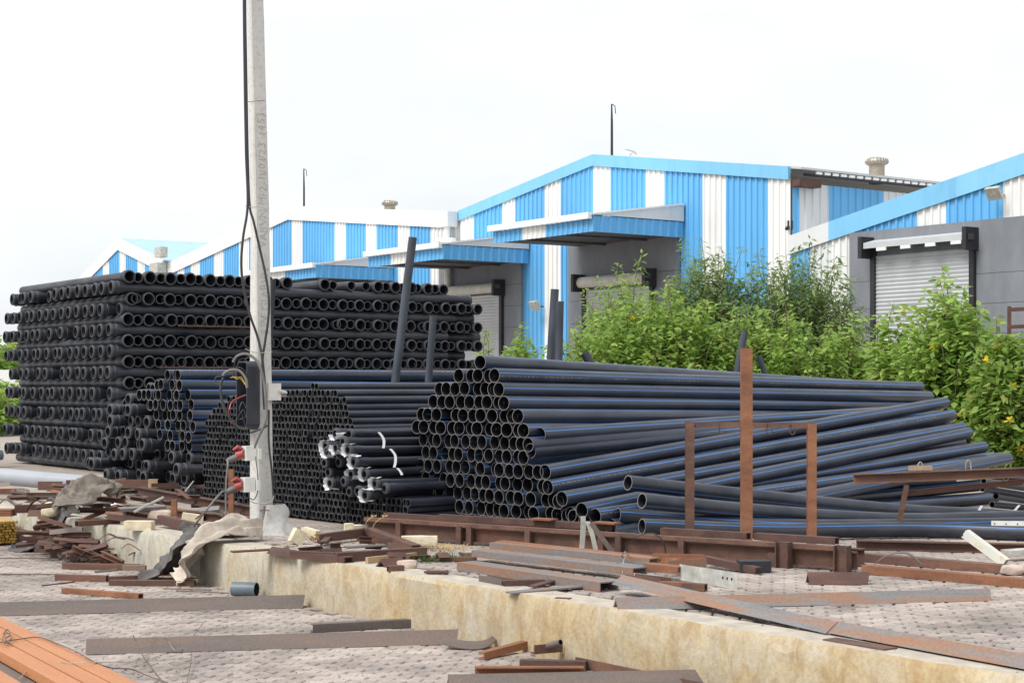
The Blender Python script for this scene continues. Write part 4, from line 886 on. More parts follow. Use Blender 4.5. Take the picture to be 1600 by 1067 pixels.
# ------------------------------------------------------------------ rusty skid frame, goal-shaped hook frame, tall post
def skid():
    z0 = PZ; a = G(560, 838); b = G(1338, 893); d = (b - a).normalized(); n = V((-d.y, d.x, 0)); L = (b - a).length
    root = empty('steel_skid', a, 'long rusty welded skid frame of two beams lying before the pipe heaps', 'steel frame')
    def at(f, o=0, z=0): return a + d * (L * f) + n * o + ZV * z
    MB().prism(cfront(.05, .125, .010), at(0.02, 0, .015), at(1, 0, .015)).build('front_beam', 'rust_brown', root)
    MB().prism(flat(.075, .03), at(.02, 0, .141), at(.985, 0, .141)).build('top_rail', 'rust_brown', root)
    MB().prism(nchan(.07, .05), at(.0, .36, .135), at(.455, .33, .135)).build('rear_beam', 'rust_maroon', root)
    MB().prism(nchan(.07, .05), at(.16, .2, .165), at(.53, .25, .16)).build('rear_beam', 'rust_maroon', root)
    MB().prism(nchan(.07, .05), at(.64, .15, .165), at(.80, .15, .165)).build('rear_beam', 'rust_maroon', root)
    MB().prism(nchan(.07, .05), at(.815, .13, .17), at(.955, .13, .17)).build('rear_beam', 'rust_maroon', root)
    MB().prism(ibeam(.07, .12), at(0, .38, .01), at(.98, .34, .01)).build('lower_beam', 'rust_maroon', root)
    for f in (.105, .245, .268, .395, .545, .58, .70):
        MB().box(at(f, -.035, .075), .05, .035, .15, math.atan2(d.y, d.x)).build('stiffener', 'rust_brown' if f in (.105, .395) else 'rust_maroon', root)
    for f in (.37, .50): MB().prism(flat(.10, .014), at(f, .2, .215), at(f + .045, .2, .215)).build('top_plate', 'rust_orange', root)
    for f in (.02, .3, .62, .93): MB().box(at(f, .19, .06), .06, .30, .06, math.atan2(d.y, d.x)).build('cross_member', 'rust_maroon', root)
    for f in (.897, .995):
        MB().prism(ibeam(.085, .10), at(f, -.07, .0), at(f, -.07, .185), up=tuple(-d)).build('end_post', 'rust_maroon', root)
    MB().box(at(.865, -.06, .05), .055, .03, .10, math.atan2(d.y, d.x)).build('stiffener', 'rust_maroon', root)
skid()
def hook_frame():
    Yf = 13.25; a = W(1077, 838, Yf); b = W(1267, 848, 12.95); base = PZ; a.z = b.z = PZ
    root = empty('hook_frame', (a + b) / 2, 'rusty goal-shaped frame with four small hooks under its top bar', 'steel frame'); zt = EYE + (HOR - 661) / FPX * 13.1
    for p in (a, b): MB().prism(ibeam(.068, .062), p + ZV * .0, p + ZV * (zt - PZ), up=(0, -1, 0)).build('post', 'rust_orange' if p is b else 'rust_brown', root)
    MB().prism(angle(.055, .042, .007), a + ZV * (zt - PZ - .035) - V((.03, 0, 0)), b + ZV * (zt - PZ - .035) + V((.03, 0, 0))).build('top_bar', 'rust_brown', root)
    for k, px in enumerate((1124, 1161, 1198, 1234)):
        p = a.lerp(b, (px - 1077) / 190.0); p.z = zt - .002; p = p - V((0, .03, 0)); P = [p, p - ZV * .055, p + V((.006, 0, -.078)), p + V((.022, 0, -.085)), p + V((.038, 0, -.072)), p + V((.042, 0, -.055))]
        MB().tube(smooth_path(P, 4), .0055, 7).build('hook', 'rust_maroon', root)
hook_frame()
p = W(1175, 846, 13.1); p.z = PZ; s = MB(); zt = EYE + (HOR - 544) / FPX * p.y; hh = zt - PZ
s.prism(cback(.07, .088, .008), p, p + ZV * hh, up=(-1, 0, 0)); post = tag(s.build('steel_post', 'rust_orange'), 'tall rusty channel post standing upright in front of the right heap', 'steel post')
MB().prism(flat(.03, .035), p + V((-.06, .06, 0)), p + V((-.045, .06, hh * .42))).build('brace', 'rust_orange', post); MB().box(p + V((-.05, .03, .004)), .10, .12, .012).build('base_plate', 'galvanised', post)

# ------------------------------------------------------------------ long bars on the lower ground
LG = 'tent-shaped angle bars on the lower paving'
gbar('angle_bar', tent(.17, .088), (-140, 963), (472, 947), 'grey_steel', 'long grey angle bar on the paving, farther of two at the left', z=0, cut1=.25)
gbar('angle_bar', tent(.16, .084), (135, 1019), (711, 1003), 'grey_steel', 'long grey angle bar on the paving, nearer of two at the left', z=0, cut1=.25)
gbar('angle_bar', tent(.19, .10), (700, 1082), (1120, 1073), 'grey_steel', 'dark grey angle bar at the bottom edge below the wall', z=0)
gbar('channel_bar', cback(.07, .055), (487, 987), (655, 978), 'grey_steel', 'short dark channel bar with a rusty end behind the nearer long bar', z=0)
gbar('channel_bar', cback(.04, .05), (655, 978), (683, 985), 'rust_maroon', 'small rusty end piece beside the short dark channel bar', z=0)
gbar('channel_bar', cback(.05, .045), (752, 1030), (848, 1012), 'rust_orange', 'rusty channel offcut propped on the small pile below the wall', z=0, dz1=.03)
gbar('channel_bar', cfront(.06, .062), (742, 1058), (912, 1058), 'rust_orange', 'bright rusty channel offcut lying nearest at the bottom centre', z=0)
gbar('channel_bar', cback(.06, .055), (813, 1044), (916, 1047), 'rust_maroon', 'dark maroon channel offcut just behind the bright rusty one', z=0)
gbar('angle_offcut', angle(.05, .055), (832, 1034), (876, 1030), 'rust_brown', 'small bent angle offcut on the pile below the wall', z=0, dz0=.05, dz1=.05)
p0 = G(838, 1030, 0) + ZV * .06; p1 = W(876, 1003, 9.9); place('tube_offcut', plain_pipe('tube_offcut', .019, .003, (p1 - p0).length, 'grey_steel', 14), p0, p1 - p0, 'short grey tube leaning on the small pile below the wall', 'tube')
gbar('channel_bar', uchan(.13, .06), (912, 1040), (1180, 1096), 'rust_brown', 'long reddish channel lying open side up below the wall', z=0)
s = MB(); P = [G(692, 1012, 0), G(730, 1013, 0), G(762, 1011, 0), G(788, 1000, 0)]; P[0].z = .04; P[1].z = .015; P[2].z = .02; P[3].z = .07; P = smooth_path(P, 6); q = []
for p in P: q += [p + V((0, -.05, -.012)), p + V((0, .06, .02)), p + V((0, .06, .026)), p + V((0, -.05, -.006))]
s.add(q, [[4 * i + a, 4 * i + b, 4 * i + 4 + b, 4 * i + 4 + a] for i in range(len(P) - 1) for a, b in ((0, 1), (1, 2), (2, 3), (3, 0))]); tag(s.build('bent_sheet', 'grey_steel'), 'curled strip of grey sheet metal on the paving below the wall', 'sheet')
bx = lambda a, b, w, h, m, lab, z=0, dz=0: tag(hollow(MB(), G(*a, z) + ZV * dz, G(*b, z) + ZV * dz, w, h, .005).build('box_tube', m), lab, 'steel bar')
bx((100, 926), (220, 935), .06, .04, 'rust_orange', 'orange rusted box tube alone on the paving at the left')
bx((88, 906), (168, 908), .06, .05, 'rust_brown', 'brown box tube with a cut end below the scrap heap')
bx((192, 899), (228, 899), .055, .045, 'mill_scale', 'stubby box tube with orange ends before the scrap heap', 0, .045)
gbar('channel_bar', cback(.05, .04), (168, 908), (232, 905), 'rust_brown', 'thin rusty channel continuing right of the brown box tube', z=0)
gbar('channel_bar', nchan(.07, .045), (172, 914), (305, 915), 'rust_brown', 'rusty channel lying before the sacks on the paving', z=0)
gbar('flat_bar', flat(.06, .008), (250, 906), (305, 913), 'rust_orange', 'small orange flat plate under the beige sack', z=0, dz0=.045, dz1=.046)
gbar('flat_bar', flat(.03, .006), (66, 915), (115, 909), 'rust_maroon', 'thin dark flat bar on the paving at the left', z=0)
gbar('flat_bar', flat(.09, .012), (336, 905), (365, 912), 'rust_brown', 'flat rusty plate leaning at the wall foot by the pipe offcut', z=0, dz0=.05)
for j, (a, b, lab) in enumerate((((-40, 872), (98, 873), 'upper'), ((-40, 897), (92, 898), 'lower'))):
    tag(MB().tube([G(a[0], a[1], 0) + ZV * .006, G((a[0] + b[0]) / 2, a[1] + .7, 0) + ZV * .006, G(b[0], b[1], 0) + ZV * .006], .006, 6).build('steel_rod', 'wire'), '%s of two thin dark rods on the paving at the left edge' % lab, 'rod')
for j, (a, b) in enumerate((((255, 920), (330, 922)), ((275, 923), (358, 927)))):
    tag(MB().tube([G(a[0], a[1], 0) + ZV * .005, G(b[0], b[1], 0) + ZV * .005], .005, 6).build('steel_rod', 'wire'), 'thin dark rod left of the blue-grey pipe offcut, %s' % ('upper', 'lower')[j], 'rod')
# orange primed channels, tied with wire, bottom left corner
oa = G(0, 962, .16); ob = G(228, 1072, .16); od = (ob - oa).normalized(); on = V((od.y, -od.x, 0)); on = on if on.x < 0 else -on
for j, (o_, w, z, m, nm) in enumerate(((.05, .11, .10, 'oxide_primer', 'outermost on the right'), (.17, .11, .10, 'oxide_primer', 'second from the right'), (.29, .11, .10, 'oxide_primer', 'third from the right'), (.40, .09, .045, 'grey_steel', 'sunk and grey'), (.51, .11, .07, 'oxide_primer', 'fifth from the right'), (.63, .11, .065, 'oxide_primer', 'sixth from the right'), (.735, .08, .02, 'grey_steel', 'second sunk and grey'), (.85, .12, .06, 'oxide_primer', 'leftmost'))):  # shadow between the orange bars put into the sunk channels as grey
    p0 = oa + on * o_ - od * 2.2; p1 = oa + on * o_ + od * 5.5; p0.z = p1.z = z
    bar('primed_channel', nchan(w, .055, .006), p0, p1, m, 'orange primed channel in the tied bundle at bottom left, %s' % nm if m == 'oxide_primer' else 'channel %s in the tied orange bundle at bottom left' % nm, 'steel bar', 'channels in the orange bundle')
for j in range(8):
    p0 = oa + on * (.05 + j * .115) - od * 2.1; p1 = p0 + od * 7.5; p0.z = p1.z = .0
    bar('primed_channel', nchan(.11, .055, .006), p0, p1, 'oxide_primer', 'primed channel in the lower layer of the orange bundle, %s from the right' % ORD[j], 'steel bar', 'lower channels of the orange bundle')
def wirep(pts, z, label, r=.0035, m='wire', up=None):
    P = [G(x, y, zz) for (x, y), zz in zip(pts, z if isinstance(z, (list, tuple)) else [z] * len(pts))]; tag(MB().tube(smooth_path(P, 8), r, 5).build('wire', m), label, 'wire')
wirep([(-20, 1010), (5, 1002), (30, 998), (60, 995), (85, 1003), (120, 1018), (150, 1035), (175, 1043), (205, 1045), (230, 1055), (262, 1066)], [.165] * 6 + [.16, .1, .05, .02, .006], 'rusty tie wire lying across the orange bundle')
wirep([(5, 990), (12, 983), (16, 992), (8, 997), (14, 1003), (4, 1000), (10, 988), (18, 996), (6, 1005)], [.17, .19, .18, .17, .18, .19, .2, .18, .17], 'knotted twist of rusty wire on the orange bundle', .004)
wirep([(208, 992), (214, 1006), (224, 1025), (236, 1042), (250, 1060), (258, 1072)], [.12, .07, .03, .01, .02, .01], 'dark bent wire standing before the nearer long bar')
wirep([(250, 990), (262, 1000), (272, 1014), (285, 1012), (300, 995), (318, 972)], [.04, .06, .03, .02, .05, .16], 'pale thin wire curling up behind the nearer long bar', .0028, 'wire_pale')
wirep([(300, 1010), (298, 1035), (293, 1062), (290, 1075)], [.08, .03, .01, .01], 'thin brown wire near the bottom edge', .0028)
wirep([(215, 996), (230, 988), (250, 988), (262, 996)], [.11, .12, .11, .1], 'pale wire lying over the nearer long bar', .0025, 'wire_pale')
wirep([(30, 1060), (60, 1034), (110, 1035), (150, 1034), (210, 1033), (232, 1022)], [.12, .13, .165, .165, .05, .01], 'thin pale wire crossing the orange bundle', .0025, 'wire_pale')

# ------------------------------------------------------------------ bars on the platform
pb = lambda nm, prof, a, b, m, lab, dz0=0, dz1=0, roll=0, cut0=0, cut1=0: gbar(nm, prof, a, b, m, lab, z=PZ, dz0=dz0, dz1=dz1, roll=roll, cut0=cut0, cut1=cut1)
pb('channel_bar', nchan(.16, .06), (728, 890), (952, 923), 'mill_scale', 'thick rusty channel in front of the bundle at centre, grey on top')
pb('channel_bar', nchan(.14, .05), (748, 876), (1000, 906), 'mill_scale', 'second channel of the bundle at centre, behind the front one', .035, .035)
pb('channel_bar', nchan(.10, .05), (772, 868), (1022, 895), 'mill_scale', 'third channel of the bundle at centre, lying higher', .055, .055)
pb('channel_bar', nchan(.08, .04), (780, 862), (1062, 893), 'rust_orange', 'thin rear channel of the bundle at centre', .05, .05)
pb('channel_bar', uchan(.10, .05), (985, 908), (1040, 915), 'rust_brown', 'short open channel end right of the bundle')
pb('channel_bar', nchan(.09, .05), (1012, 902), (1066, 908), 'rust_orange', 'short channel stacked at the right end of the bundle', .05, .05)
pb('angle_bar', angle(.06, .06), (1040, 900), (1100, 896), 'mill_scale', 'angle piece with upturned leg at the right end of the bundle', .05, .05)
pb('angle_bar', uchan(.07, .035), (1020, 890), (1100, 892), 'rust_orange', 'slim trough-shaped bar pointing right from the bundle', .08, .08)
bx((1068, 921), (1103, 923), .06, .045, 'rust_brown', 'small open box tube right of the bundle', PZ)
bx((1030, 919), (1072, 920), .06, .045, 'rust_orange', 'box tube stub under the bundle end', PZ)
pb('angle_bar', tent(.14, .066), (962, 951), (1541, 936), 'mill_scale', 'long angle bar lying across the paving right of centre', cut1=.4)
pb('angle_bar', tent(.16, .055), (972, 926), (1308, 991), 'mill_scale', 'angle bar slanting down from the bundle towards the wall edge', .06, .012)
pb('angle_bar', tent(.15, .055), (1306, 990), (1720, 1066), 'mill_scale', 'angle bar along the wall edge at bottom right', .014, .014)
pb('flat_bar', flat(.10, .012), (1296, 1000), (1392, 1016), 'rust_brown', 'rusty flat plate under the slanting bars at the wall edge')
pb('angle_bar', tent(.15, .075), (1262, 911), (1352, 911), 'rust_maroon', 'short dark angle offcut like a tent below the skid end', cut1=.4)
pb('flat_bar', flat(.09, .010), (795, 927), (912, 919), 'mill_scale', 'thin pointed flat bar on the coping left of centre', .0, .012)
pb('flat_bar', flat(.06, .010), (832, 920), (886, 908), 'rust_maroon', 'narrow dark flat bar under the bundle front', .012, .03)
pb('channel_bar', nchan(.06, .04), (785, 916), (850, 914), 'rust_maroon', 'short dark channel under the bundle front')
pb('channel_bar', uchan(.08, .045), (756, 908), (792, 915), 'grey_steel', 'grey trough-shaped offcut at the left end of the bundle')
pb('flat_bar', flat(.05, .008), (868, 935), (892, 936), 'rust_maroon', 'tiny dark flat scrap on the coping at centre')
# right of the skid
pb('i_beam', ibeam(.09, .075), (1338, 858), (1680, 866), 'rust_maroon', 'dark rusty beam lying behind the others at right')
pb('channel_bar', nchan(.10, .06), (1345, 876), (1680, 905), 'rust_brown', 'brown channel running right from the skid end, middle one')
pb('channel_bar', nchan(.10, .06), (1352, 895), (1690, 926), 'rust_orange', 'orange channel running right from the skid end, nearest one')
p0 = W(1334, 752, 14.6); p1 = W(1700, 738, 14.2); bar('i_beam', ibeam(.085, .085), p0 - ZV * .02, p1 - ZV * .02, 'rust_brown', 'raised rusty beam across the pipes at right', 'steel beam')
pp = W(1416, 757, 14.5); q0 = W(1409, 783, 14.5); leg = bar('beam_leg', ibeam(.04, .035), V((q0.x - .05, 14.5, PZ)), pp, 'rust_brown', 'thin rusty leg under the raised beam at right', 'steel bar')
p0 = W(1418, 766, 14.62); p1 = W(1600, 748, 14.4); bar('flat_bar', flat(.03, .05), p0 - ZV * .05, p1 - ZV * .05, 'rust_brown', 'lower flat rail fixed beneath the raised beam', 'steel bar')
for px, lab in ((1438, 'left'), (1513, 'right')):
    p = W(px, 737 if px < 1450 else 734, 14.5); tag(MB().tube(smooth_path([p + V((-.022, 0, 0)), p + V((-.02, 0, .06)), p + V((0, 0, .085)), p + V((.02, 0, .06)), p + V((.024, 0, 0))], 5), .005, 6).build('lifting_loop', 'wire_pale'), '%s wire lifting loop standing on the raised beam' % lab, 'loop')
p = W(1438, 731, 14.5); tag(MB().box(p, .2, .05, .035).build('wood_block', 'wood_block'), 'small yellowish wooden block on the raised beam', 'block')
p0 = G(1568, 884); p1 = W(1505, 838, 12.2); s = hollow(MB(), p0 + ZV * .0, p1, .085, .06, .004); post2 = tag(s.build('galvanised_channel', 'galv_stained'), 'pale galvanised channel leaning up with yellow stains at right', 'channel')
hp = W(1503, 836, 12.1); MB().tube([hp, hp + V((0, -.01, 0))], .008, 8).build('bolt_hole', 'dark_iron', post2)
p0 = W(1549, 817, 12.6); p1 = W(1700, 819, 12.6); o = bar('slotted_strip', flat(.008, .036), p0 - ZV * .018, p1 - ZV * .018, 'white_plastic', 'white perforated strip lying on the lowest pipe at the right edge', 'strip')
for k in range(4): h = W(1554 + 18 * k, 818, 12.585); MB().tube([h, h + V((0, -.003, 0))], .006, 8).build('hole', 'dark_iron', o)
p0 = G(1573, 878); pb('flat_bar', flat(.12, .03), (1572, 876), (1680, 870), 'galvanised', 'pale grey flat piece behind the leaning galvanised channel', .05, .06)
def ribbon(pts, Y, w, label, m='galvanised', axis=(0, 1, 0)):
    P = smooth_path([W(x, y, Y[i] if isinstance(Y, (list, tuple)) else Y) for i, (x, y) in enumerate(pts)], 8); s = MB(); q = []; A = V(axis).normalized()
    for i, p in enumerate(P):
        d = (P[min(i + 1, len(P) - 1)] - P[max(i - 1, 0)]).normalized(); n = d.cross(A).normalized() * .0025
        q += [p - A * w / 2 - n, p + A * w / 2 - n, p + A * w / 2 + n, p - A * w / 2 + n]
    s.add(q, [[4 * i + a, 4 * i + b, 4 * i + 4 + b, 4 * i + 4 + a] for i in range(len(P) - 1) for a, b in ((0, 1), (1, 2), (2, 3), (3, 0))] + [[0, 1, 2, 3], [4 * len(P) - 4, 4 * len(P) - 1, 4 * len(P) - 2, 4 * len(P) - 3]])
    return tag(s.build('metal_strip', m), label, 'strip')
ribbon([(1362, 888), (1372, 876), (1390, 866), (1412, 863), (1428, 870), (1440, 882)], 11.75, .10, 'grey metal strip bent into an arch on the orange channel', 'grey_steel', (.3, 1, 0))
ribbon([(911, 806), (911, 830), (908, 868)], 12.75, .04, 'upright galvanised strip standing left of the three before the skid', 'galvanised', (1, .2, 0))
ribbon([(918, 814), (926, 838), (934, 874)], 12.65, .036, 'pale galvanised strip leaning in the middle of the three', 'galvanised', (1, .2, 0))
ribbon([(924, 818), (945, 846), (968, 878)], 12.5, .045, 'dark metal strip leaning farthest right of the three', 'grey_steel', (1, .2, 0))
ribbon([(970, 872), (985, 846), (1003, 835), (1022, 834), (1036, 846), (1041, 872)], [12.5, 12.5, 12.45, 12.4, 12.4, 12.4], .05, 'thin dark band arched like a hoop before the skid', 'dark_iron', (.2, 1, 0))
wirep([(965, 880), (976, 862), (985, 870), (1005, 876), (1035, 878), (1060, 880)], [.36, .5, .43, .40, .39, .38], 'pale bent wire behind the channel bundle', .004, 'wire_pale')
wirep([(973, 895), (974, 878), (978, 866)], [.40, .45, .5], 'thin wire tied round the channel bundle', .003, 'wire_pale')
s = MB(); a = G(1062, 908) + ZV * .01; b = G(1152, 921) + ZV * .0; up_ = ZV * .105; th = V((.0, .008, 0)); q = [a, b, b + up_, a + up_]; s.add(q + [p + th for p in q], [[0, 1, 2, 3], [7, 6, 5, 4], [0, 4, 5, 1], [2, 6, 7, 3], [1, 5, 6, 2], [3, 7, 4, 0]])
o = tag(s.build('perforated_plate', 'galvanised'), 'pale galvanised plate with three holes standing on edge at centre right', 'plate')
for k in range(3): h = a.lerp(b, .76 + .075 * k) + ZV * .062; MB().tube([h - V((0, .001, 0)), h - V((0, .004, 0))], .009, 10).build('hole', 'dark_iron', o)
pb('channel_bar', cback(.06, .05), (1100, 885), (1185, 897), 'rust_maroon', 'dark channel slanting behind the perforated plate', .03, 0)
tag(MB().box(G(1178, 893) + ZV * .04, .22, .12, .08, .1).build('dark_block', 'dark_iron'), 'black block under the skid beam', 'block')
# scrap left of centre on the platform
pb('channel_bar', cback(.07, .075), (524, 879), (664, 870), 'rust_maroon', 'dark maroon channel lying along the coping, longest of the centre-left scrap')
pb('channel_bar', cback(.06, .07), (495, 852), (578, 842), 'rust_maroon', 'maroon channel piece beside the cream bricks', .02, .03)
pb('channel_bar', nchan(.08, .055), (576, 843), (650, 862), 'rust_maroon', 'maroon channel slanting down to the right beside the skid', .05, 0)
pb('channel_bar', cback(.06, .06), (456, 872), (525, 876), 'rust_maroon', 'short dark channel left of the longest maroon channel')
pb('channel_bar', nchan(.09, .05), (492, 874), (545, 880), 'rust_maroon', 'dark channel stub under the longest maroon channel')
pb('angle_bar', tent(.10, .055), (425, 864), (462, 870), 'rust_maroon', 'small tent-shaped offcut near the pole foot')
pb('flat_bar', flat(.08, .012), (362, 866), (450, 862), 'rust_maroon', 'flat maroon bar overhanging the wall right of the sacks', .015, .02)
pb('flat_bar', flat(.12, .01), (540, 862), (602, 860), 'grey_steel', 'bent grey plate lying among the maroon channels', .03, .04)
pb('flat_bar', flat(.03, .05), (573, 881), (650, 873), 'wood_block', 'tan flat bar with a hole behind the small offcuts')
pb('angle_bar', tent(.11, .06), (595, 886), (628, 882), 'rust_maroon', 'small dark tent-shaped offcut on the coping')
bx((606, 893), (630, 892), .06, .042, 'rust_brown', 'tiny box tube offcut on the coping edge', PZ)
pb('channel_bar', nchan(.05, .03), (669, 876), (745, 876), 'rust_brown', 'thin rusty bar behind the green weeds')
ribbon([(717, 868), (730, 870), (749, 866)], 12.7, .06, 'curved brown plate left of the channel bundle', 'rust_brown', (0, .2, 1))
p = G(662, 898); s = MB(); s.tube([p + ZV * .02, p + V((.03, 0, .02)), p + V((.13, -.01, .02)), p + V((.16, -.01, .02))], [.005, .014, .014, .006], 8); s.tube([p + V((.14, -.01, .02)), p + V((.17, -.015, .022))], .016, 8); tag(s.build('tool_handle', 'rust_maroon'), 'small brown tool handle lying on the coping', 'tool')

def rock(name, c, sx, sy, sz, m, label, seed, cat='stone', box=False, rz=0, ry=0, group=None):
    s = MB(); R_ = random.Random(seed); n = 5; import itertools
    idx = {}; cs = [-1, -.5, 0, .5, 1]; off = V((seed * 3.7, seed * 1.3, 0))
    def vid(a, b, e):
        k = (a, b, e)
        if k not in idx:
            p = V((a, b, e)); sp = p.normalized() * 1.15; q = p.lerp(sp, .12 if box else .6); q = q * (1 + (.07 if box else .28) * noise.noise(q * 1.3 + off)); q = V((q.x * sx / 2, q.y * sy / 2, q.z * sz / 2))
            q = Matrix.Rotation(rz, 3, 'Z') @ Matrix.Rotation(ry, 3, 'Y') @ q; idx[k] = len(s.v); s.v.append(V(c) + q + ZV * sz / 2)
        return idx[k]
    for ax in range(3):
        for sg in (-1, 1):
            for i in range(4):
                for j in range(4):
                    f = []
                    for (u, v) in ((i, j), (i + 1, j), (i + 1, j + 1), (i, j + 1)):
                        t = [0, 0, 0]; t[ax] = sg; t[(ax + 1) % 3] = cs[u]; t[(ax + 2) % 3] = cs[v]; f.append(vid(*t))
                    s.f.append(f if sg > 0 else f[::-1]); s.m.append(0); s.s.append(not box)
    return tag(s.build(name, m, auto=50), label, cat, group)
rock('brick', G(545, 841), .08, .09, .13, 'cream_block', 'cream brick standing on end left of the skid', 1, 'brick', True, .2)
rock('brick', G(465, 850), .11, .08, .12, 'cream_block', 'cream brick leaning near the pole foot', 2, 'brick', True, .5, .5)
rock('brick', G(485, 842), .15, .09, .09, 'cream_block', 'cream brick lying behind the leaning one', 3, 'brick', True, -.4, .2)
rock('brick', G(567, 840), .12, .08, .08, 'cream_block', 'cream brick lying right of the upright one', 4, 'brick', True, .1)
rock('brick', G(655, 852), .30, .1, .08, 'cream_block', 'long pale block under the skid beam', 14, 'brick', True, .0)
rock('brick', G(556, 838), .12, .09, .10, 'cream_block', 'pale brick half hidden behind the upright cream brick', 15, 'brick', True, .6)
rock('stone', G(637, 888), .14, .10, .06, 'stone_pink', 'pale pinkish stone on the coping by the weeds', 5)
rock('stone', G(1583, 898) + ZV * .0, .16, .12, .07, 'stone_pink', 'grey stone lump on the orange channel at the right edge', 6)

# ------------------------------------------------------------------ scrap heap along the wall at the left
pb('i_beam', ibeam(.08, .085), (216, 786), (415, 816), 'rust_maroon', 'long dark beam slanting behind the pole from the left scrap heap', .1, .05)
pb('i_beam', ibeam(.08, .08), (165, 800), (395, 824), 'rust_brown', 'reddish beam below the long dark one in the left scrap heap', .02, .02)
pb('channel_bar', cback(.05, .10), (158, 775), (232, 776), 'rust_brown', 'brown channel standing on edge behind the grey cloth', .10, .10)
pb('channel_bar', cback(.06, .10), (232, 778), (247, 778), 'wood_block', 'short brown upright block at the end of the standing channel', .12, .12)
pb('channel_bar', cback(.05, .09), (104, 775), (146, 775), 'rust_maroon', 'short dark channel standing before the grey pipe', .10, .10)
pb('channel_bar', cback(.05, .10), (60, 776), (98, 776), 'rust_brown', 'short brown channel standing before the grey pipe', .08, .08)
pb('channel_bar', nchan(.10, .06), (-30, 777), (38, 776), 'rust_orange', 'orange-brown channel at the far left edge of the scrap', .04, .04)
pb('channel_bar', cback(.05, .07), (25, 790), (88, 788), 'rust_maroon', 'dark channel in the left scrap behind the white rag', .06, .06)
pb('channel_bar', nchan(.08, .05), (85, 780), (120, 798), 'rust_orange', 'orange channel slanting under the grey cloth', .06, .03)
pb('channel_bar', cback(.06, .08), (22, 806), (82, 804), 'rust_maroon', 'dark maroon channel along the wall top at left', .03, .03)
pb('angle_bar', tent(.12, .06), (45, 806), (78, 806), 'rust_maroon', 'small maroon tent-shaped offcut on the wall top at left')
for k in range(4): pb('flat_bar', flat(.2, .014), (-40, 806), (22, 806), 'rust_orange', 'rusty flat plate in the small stack at the left edge, %s from the bottom' % ORD[k], .002 + .018 * k, .002 + .018 * k)
pb('channel_bar', cback(.06, .08), (250, 823), (308, 832), 'rust_maroon', 'dark maroon channel on the wall top right of the cream brick', .03, .0)
pb('channel_bar', nchan(.08, .05), (120, 822), (185, 818), 'rust_brown', 'rusty channel on the wall top under the white film scraps', .0, .0)
pb('flat_bar', flat(.03, .03), (128, 818), (183, 803), 'rust_orange', 'thin pinkish bar slanting up on the left scrap', .02, .06)
pb('channel_bar', cback(.05, .06), (168, 812), (195, 806), 'rust_brown', 'short brown piece beside the slanting thin bar', .02, .03)
bar('flat_bar', flat(.018, .018), W(210, 801, 15.6), W(256, 778, 15.8), 'galvanised', 'thin grey rod sticking up from the left scrap', 'steel bar')
bar('flat_bar', flat(.05, .01), W(278, 765, 16), W(296, 780, 15.9), 'rust_brown', 'small rusty plate bolted across the long dark beam', 'plate')
bar('flat_bar', flat(.04, .01), W(290, 768, 15.9), W(303, 752, 15.9), 'galvanised', 'shiny bent metal flap on the long dark beam', 'plate')
bar('box_post', flat(.05, .05), W(273, 806, 15.4), W(273, 780, 15.4), 'rust_orange', 'short upright post under the long dark beam', 'steel bar')
bar('box_post', flat(.05, .045), V((W(362, 790, 16.2).x, 16.2, PZ)), W(362, 733, 16.2), 'rust_orange', 'short rusty upright left of the pole before the thin pipes', 'steel bar')
rock('brick', G(218, 828), .26, .12, .085, 'cream_block', 'large cream block on the wall top above the scrap pile', 7, 'brick', True, -.1)
rock('brick', G(301, 817), .2, .12, .09, 'cream_block', 'cream block right of the pinkish rock on the left', 8, 'brick', True, .2, .15)
rock('stone', G(252, 817), .24, .18, .12, 'stone_pink', 'pinkish rounded rock behind the large cream block', 9)
rock('rag_ball', G(78, 808), .16, .14, .14, 'cream_block', 'crumpled whitish rag lump at the end of the grey cloth', 10, 'rag')
R_ = random.Random(31)
for j in range(5):
    s = MB(); p = G(150 + R_.uniform(-22, 32), 808 + R_.uniform(-5, 6)) + ZV * .1; n = 7; q = [p + V((R_.uniform(-.10, .10), R_.uniform(-.05, .05), R_.uniform(-.02, .03))) for _ in range(n)]
    c = sum(q, V((0, 0, 0))) / n; q.sort(key=lambda v: math.atan2(v.y - c.y, v.x - c.x)); s.add(q + [c + ZV * .02], [[i, (i + 1) % n, n] for i in range(n)]); tag(s.build('film_scrap', 'white_film'), 'torn scrap of white film on the left scrap heap, %s of five' % ORD[j], 'film', 'white film scraps on the left heap')
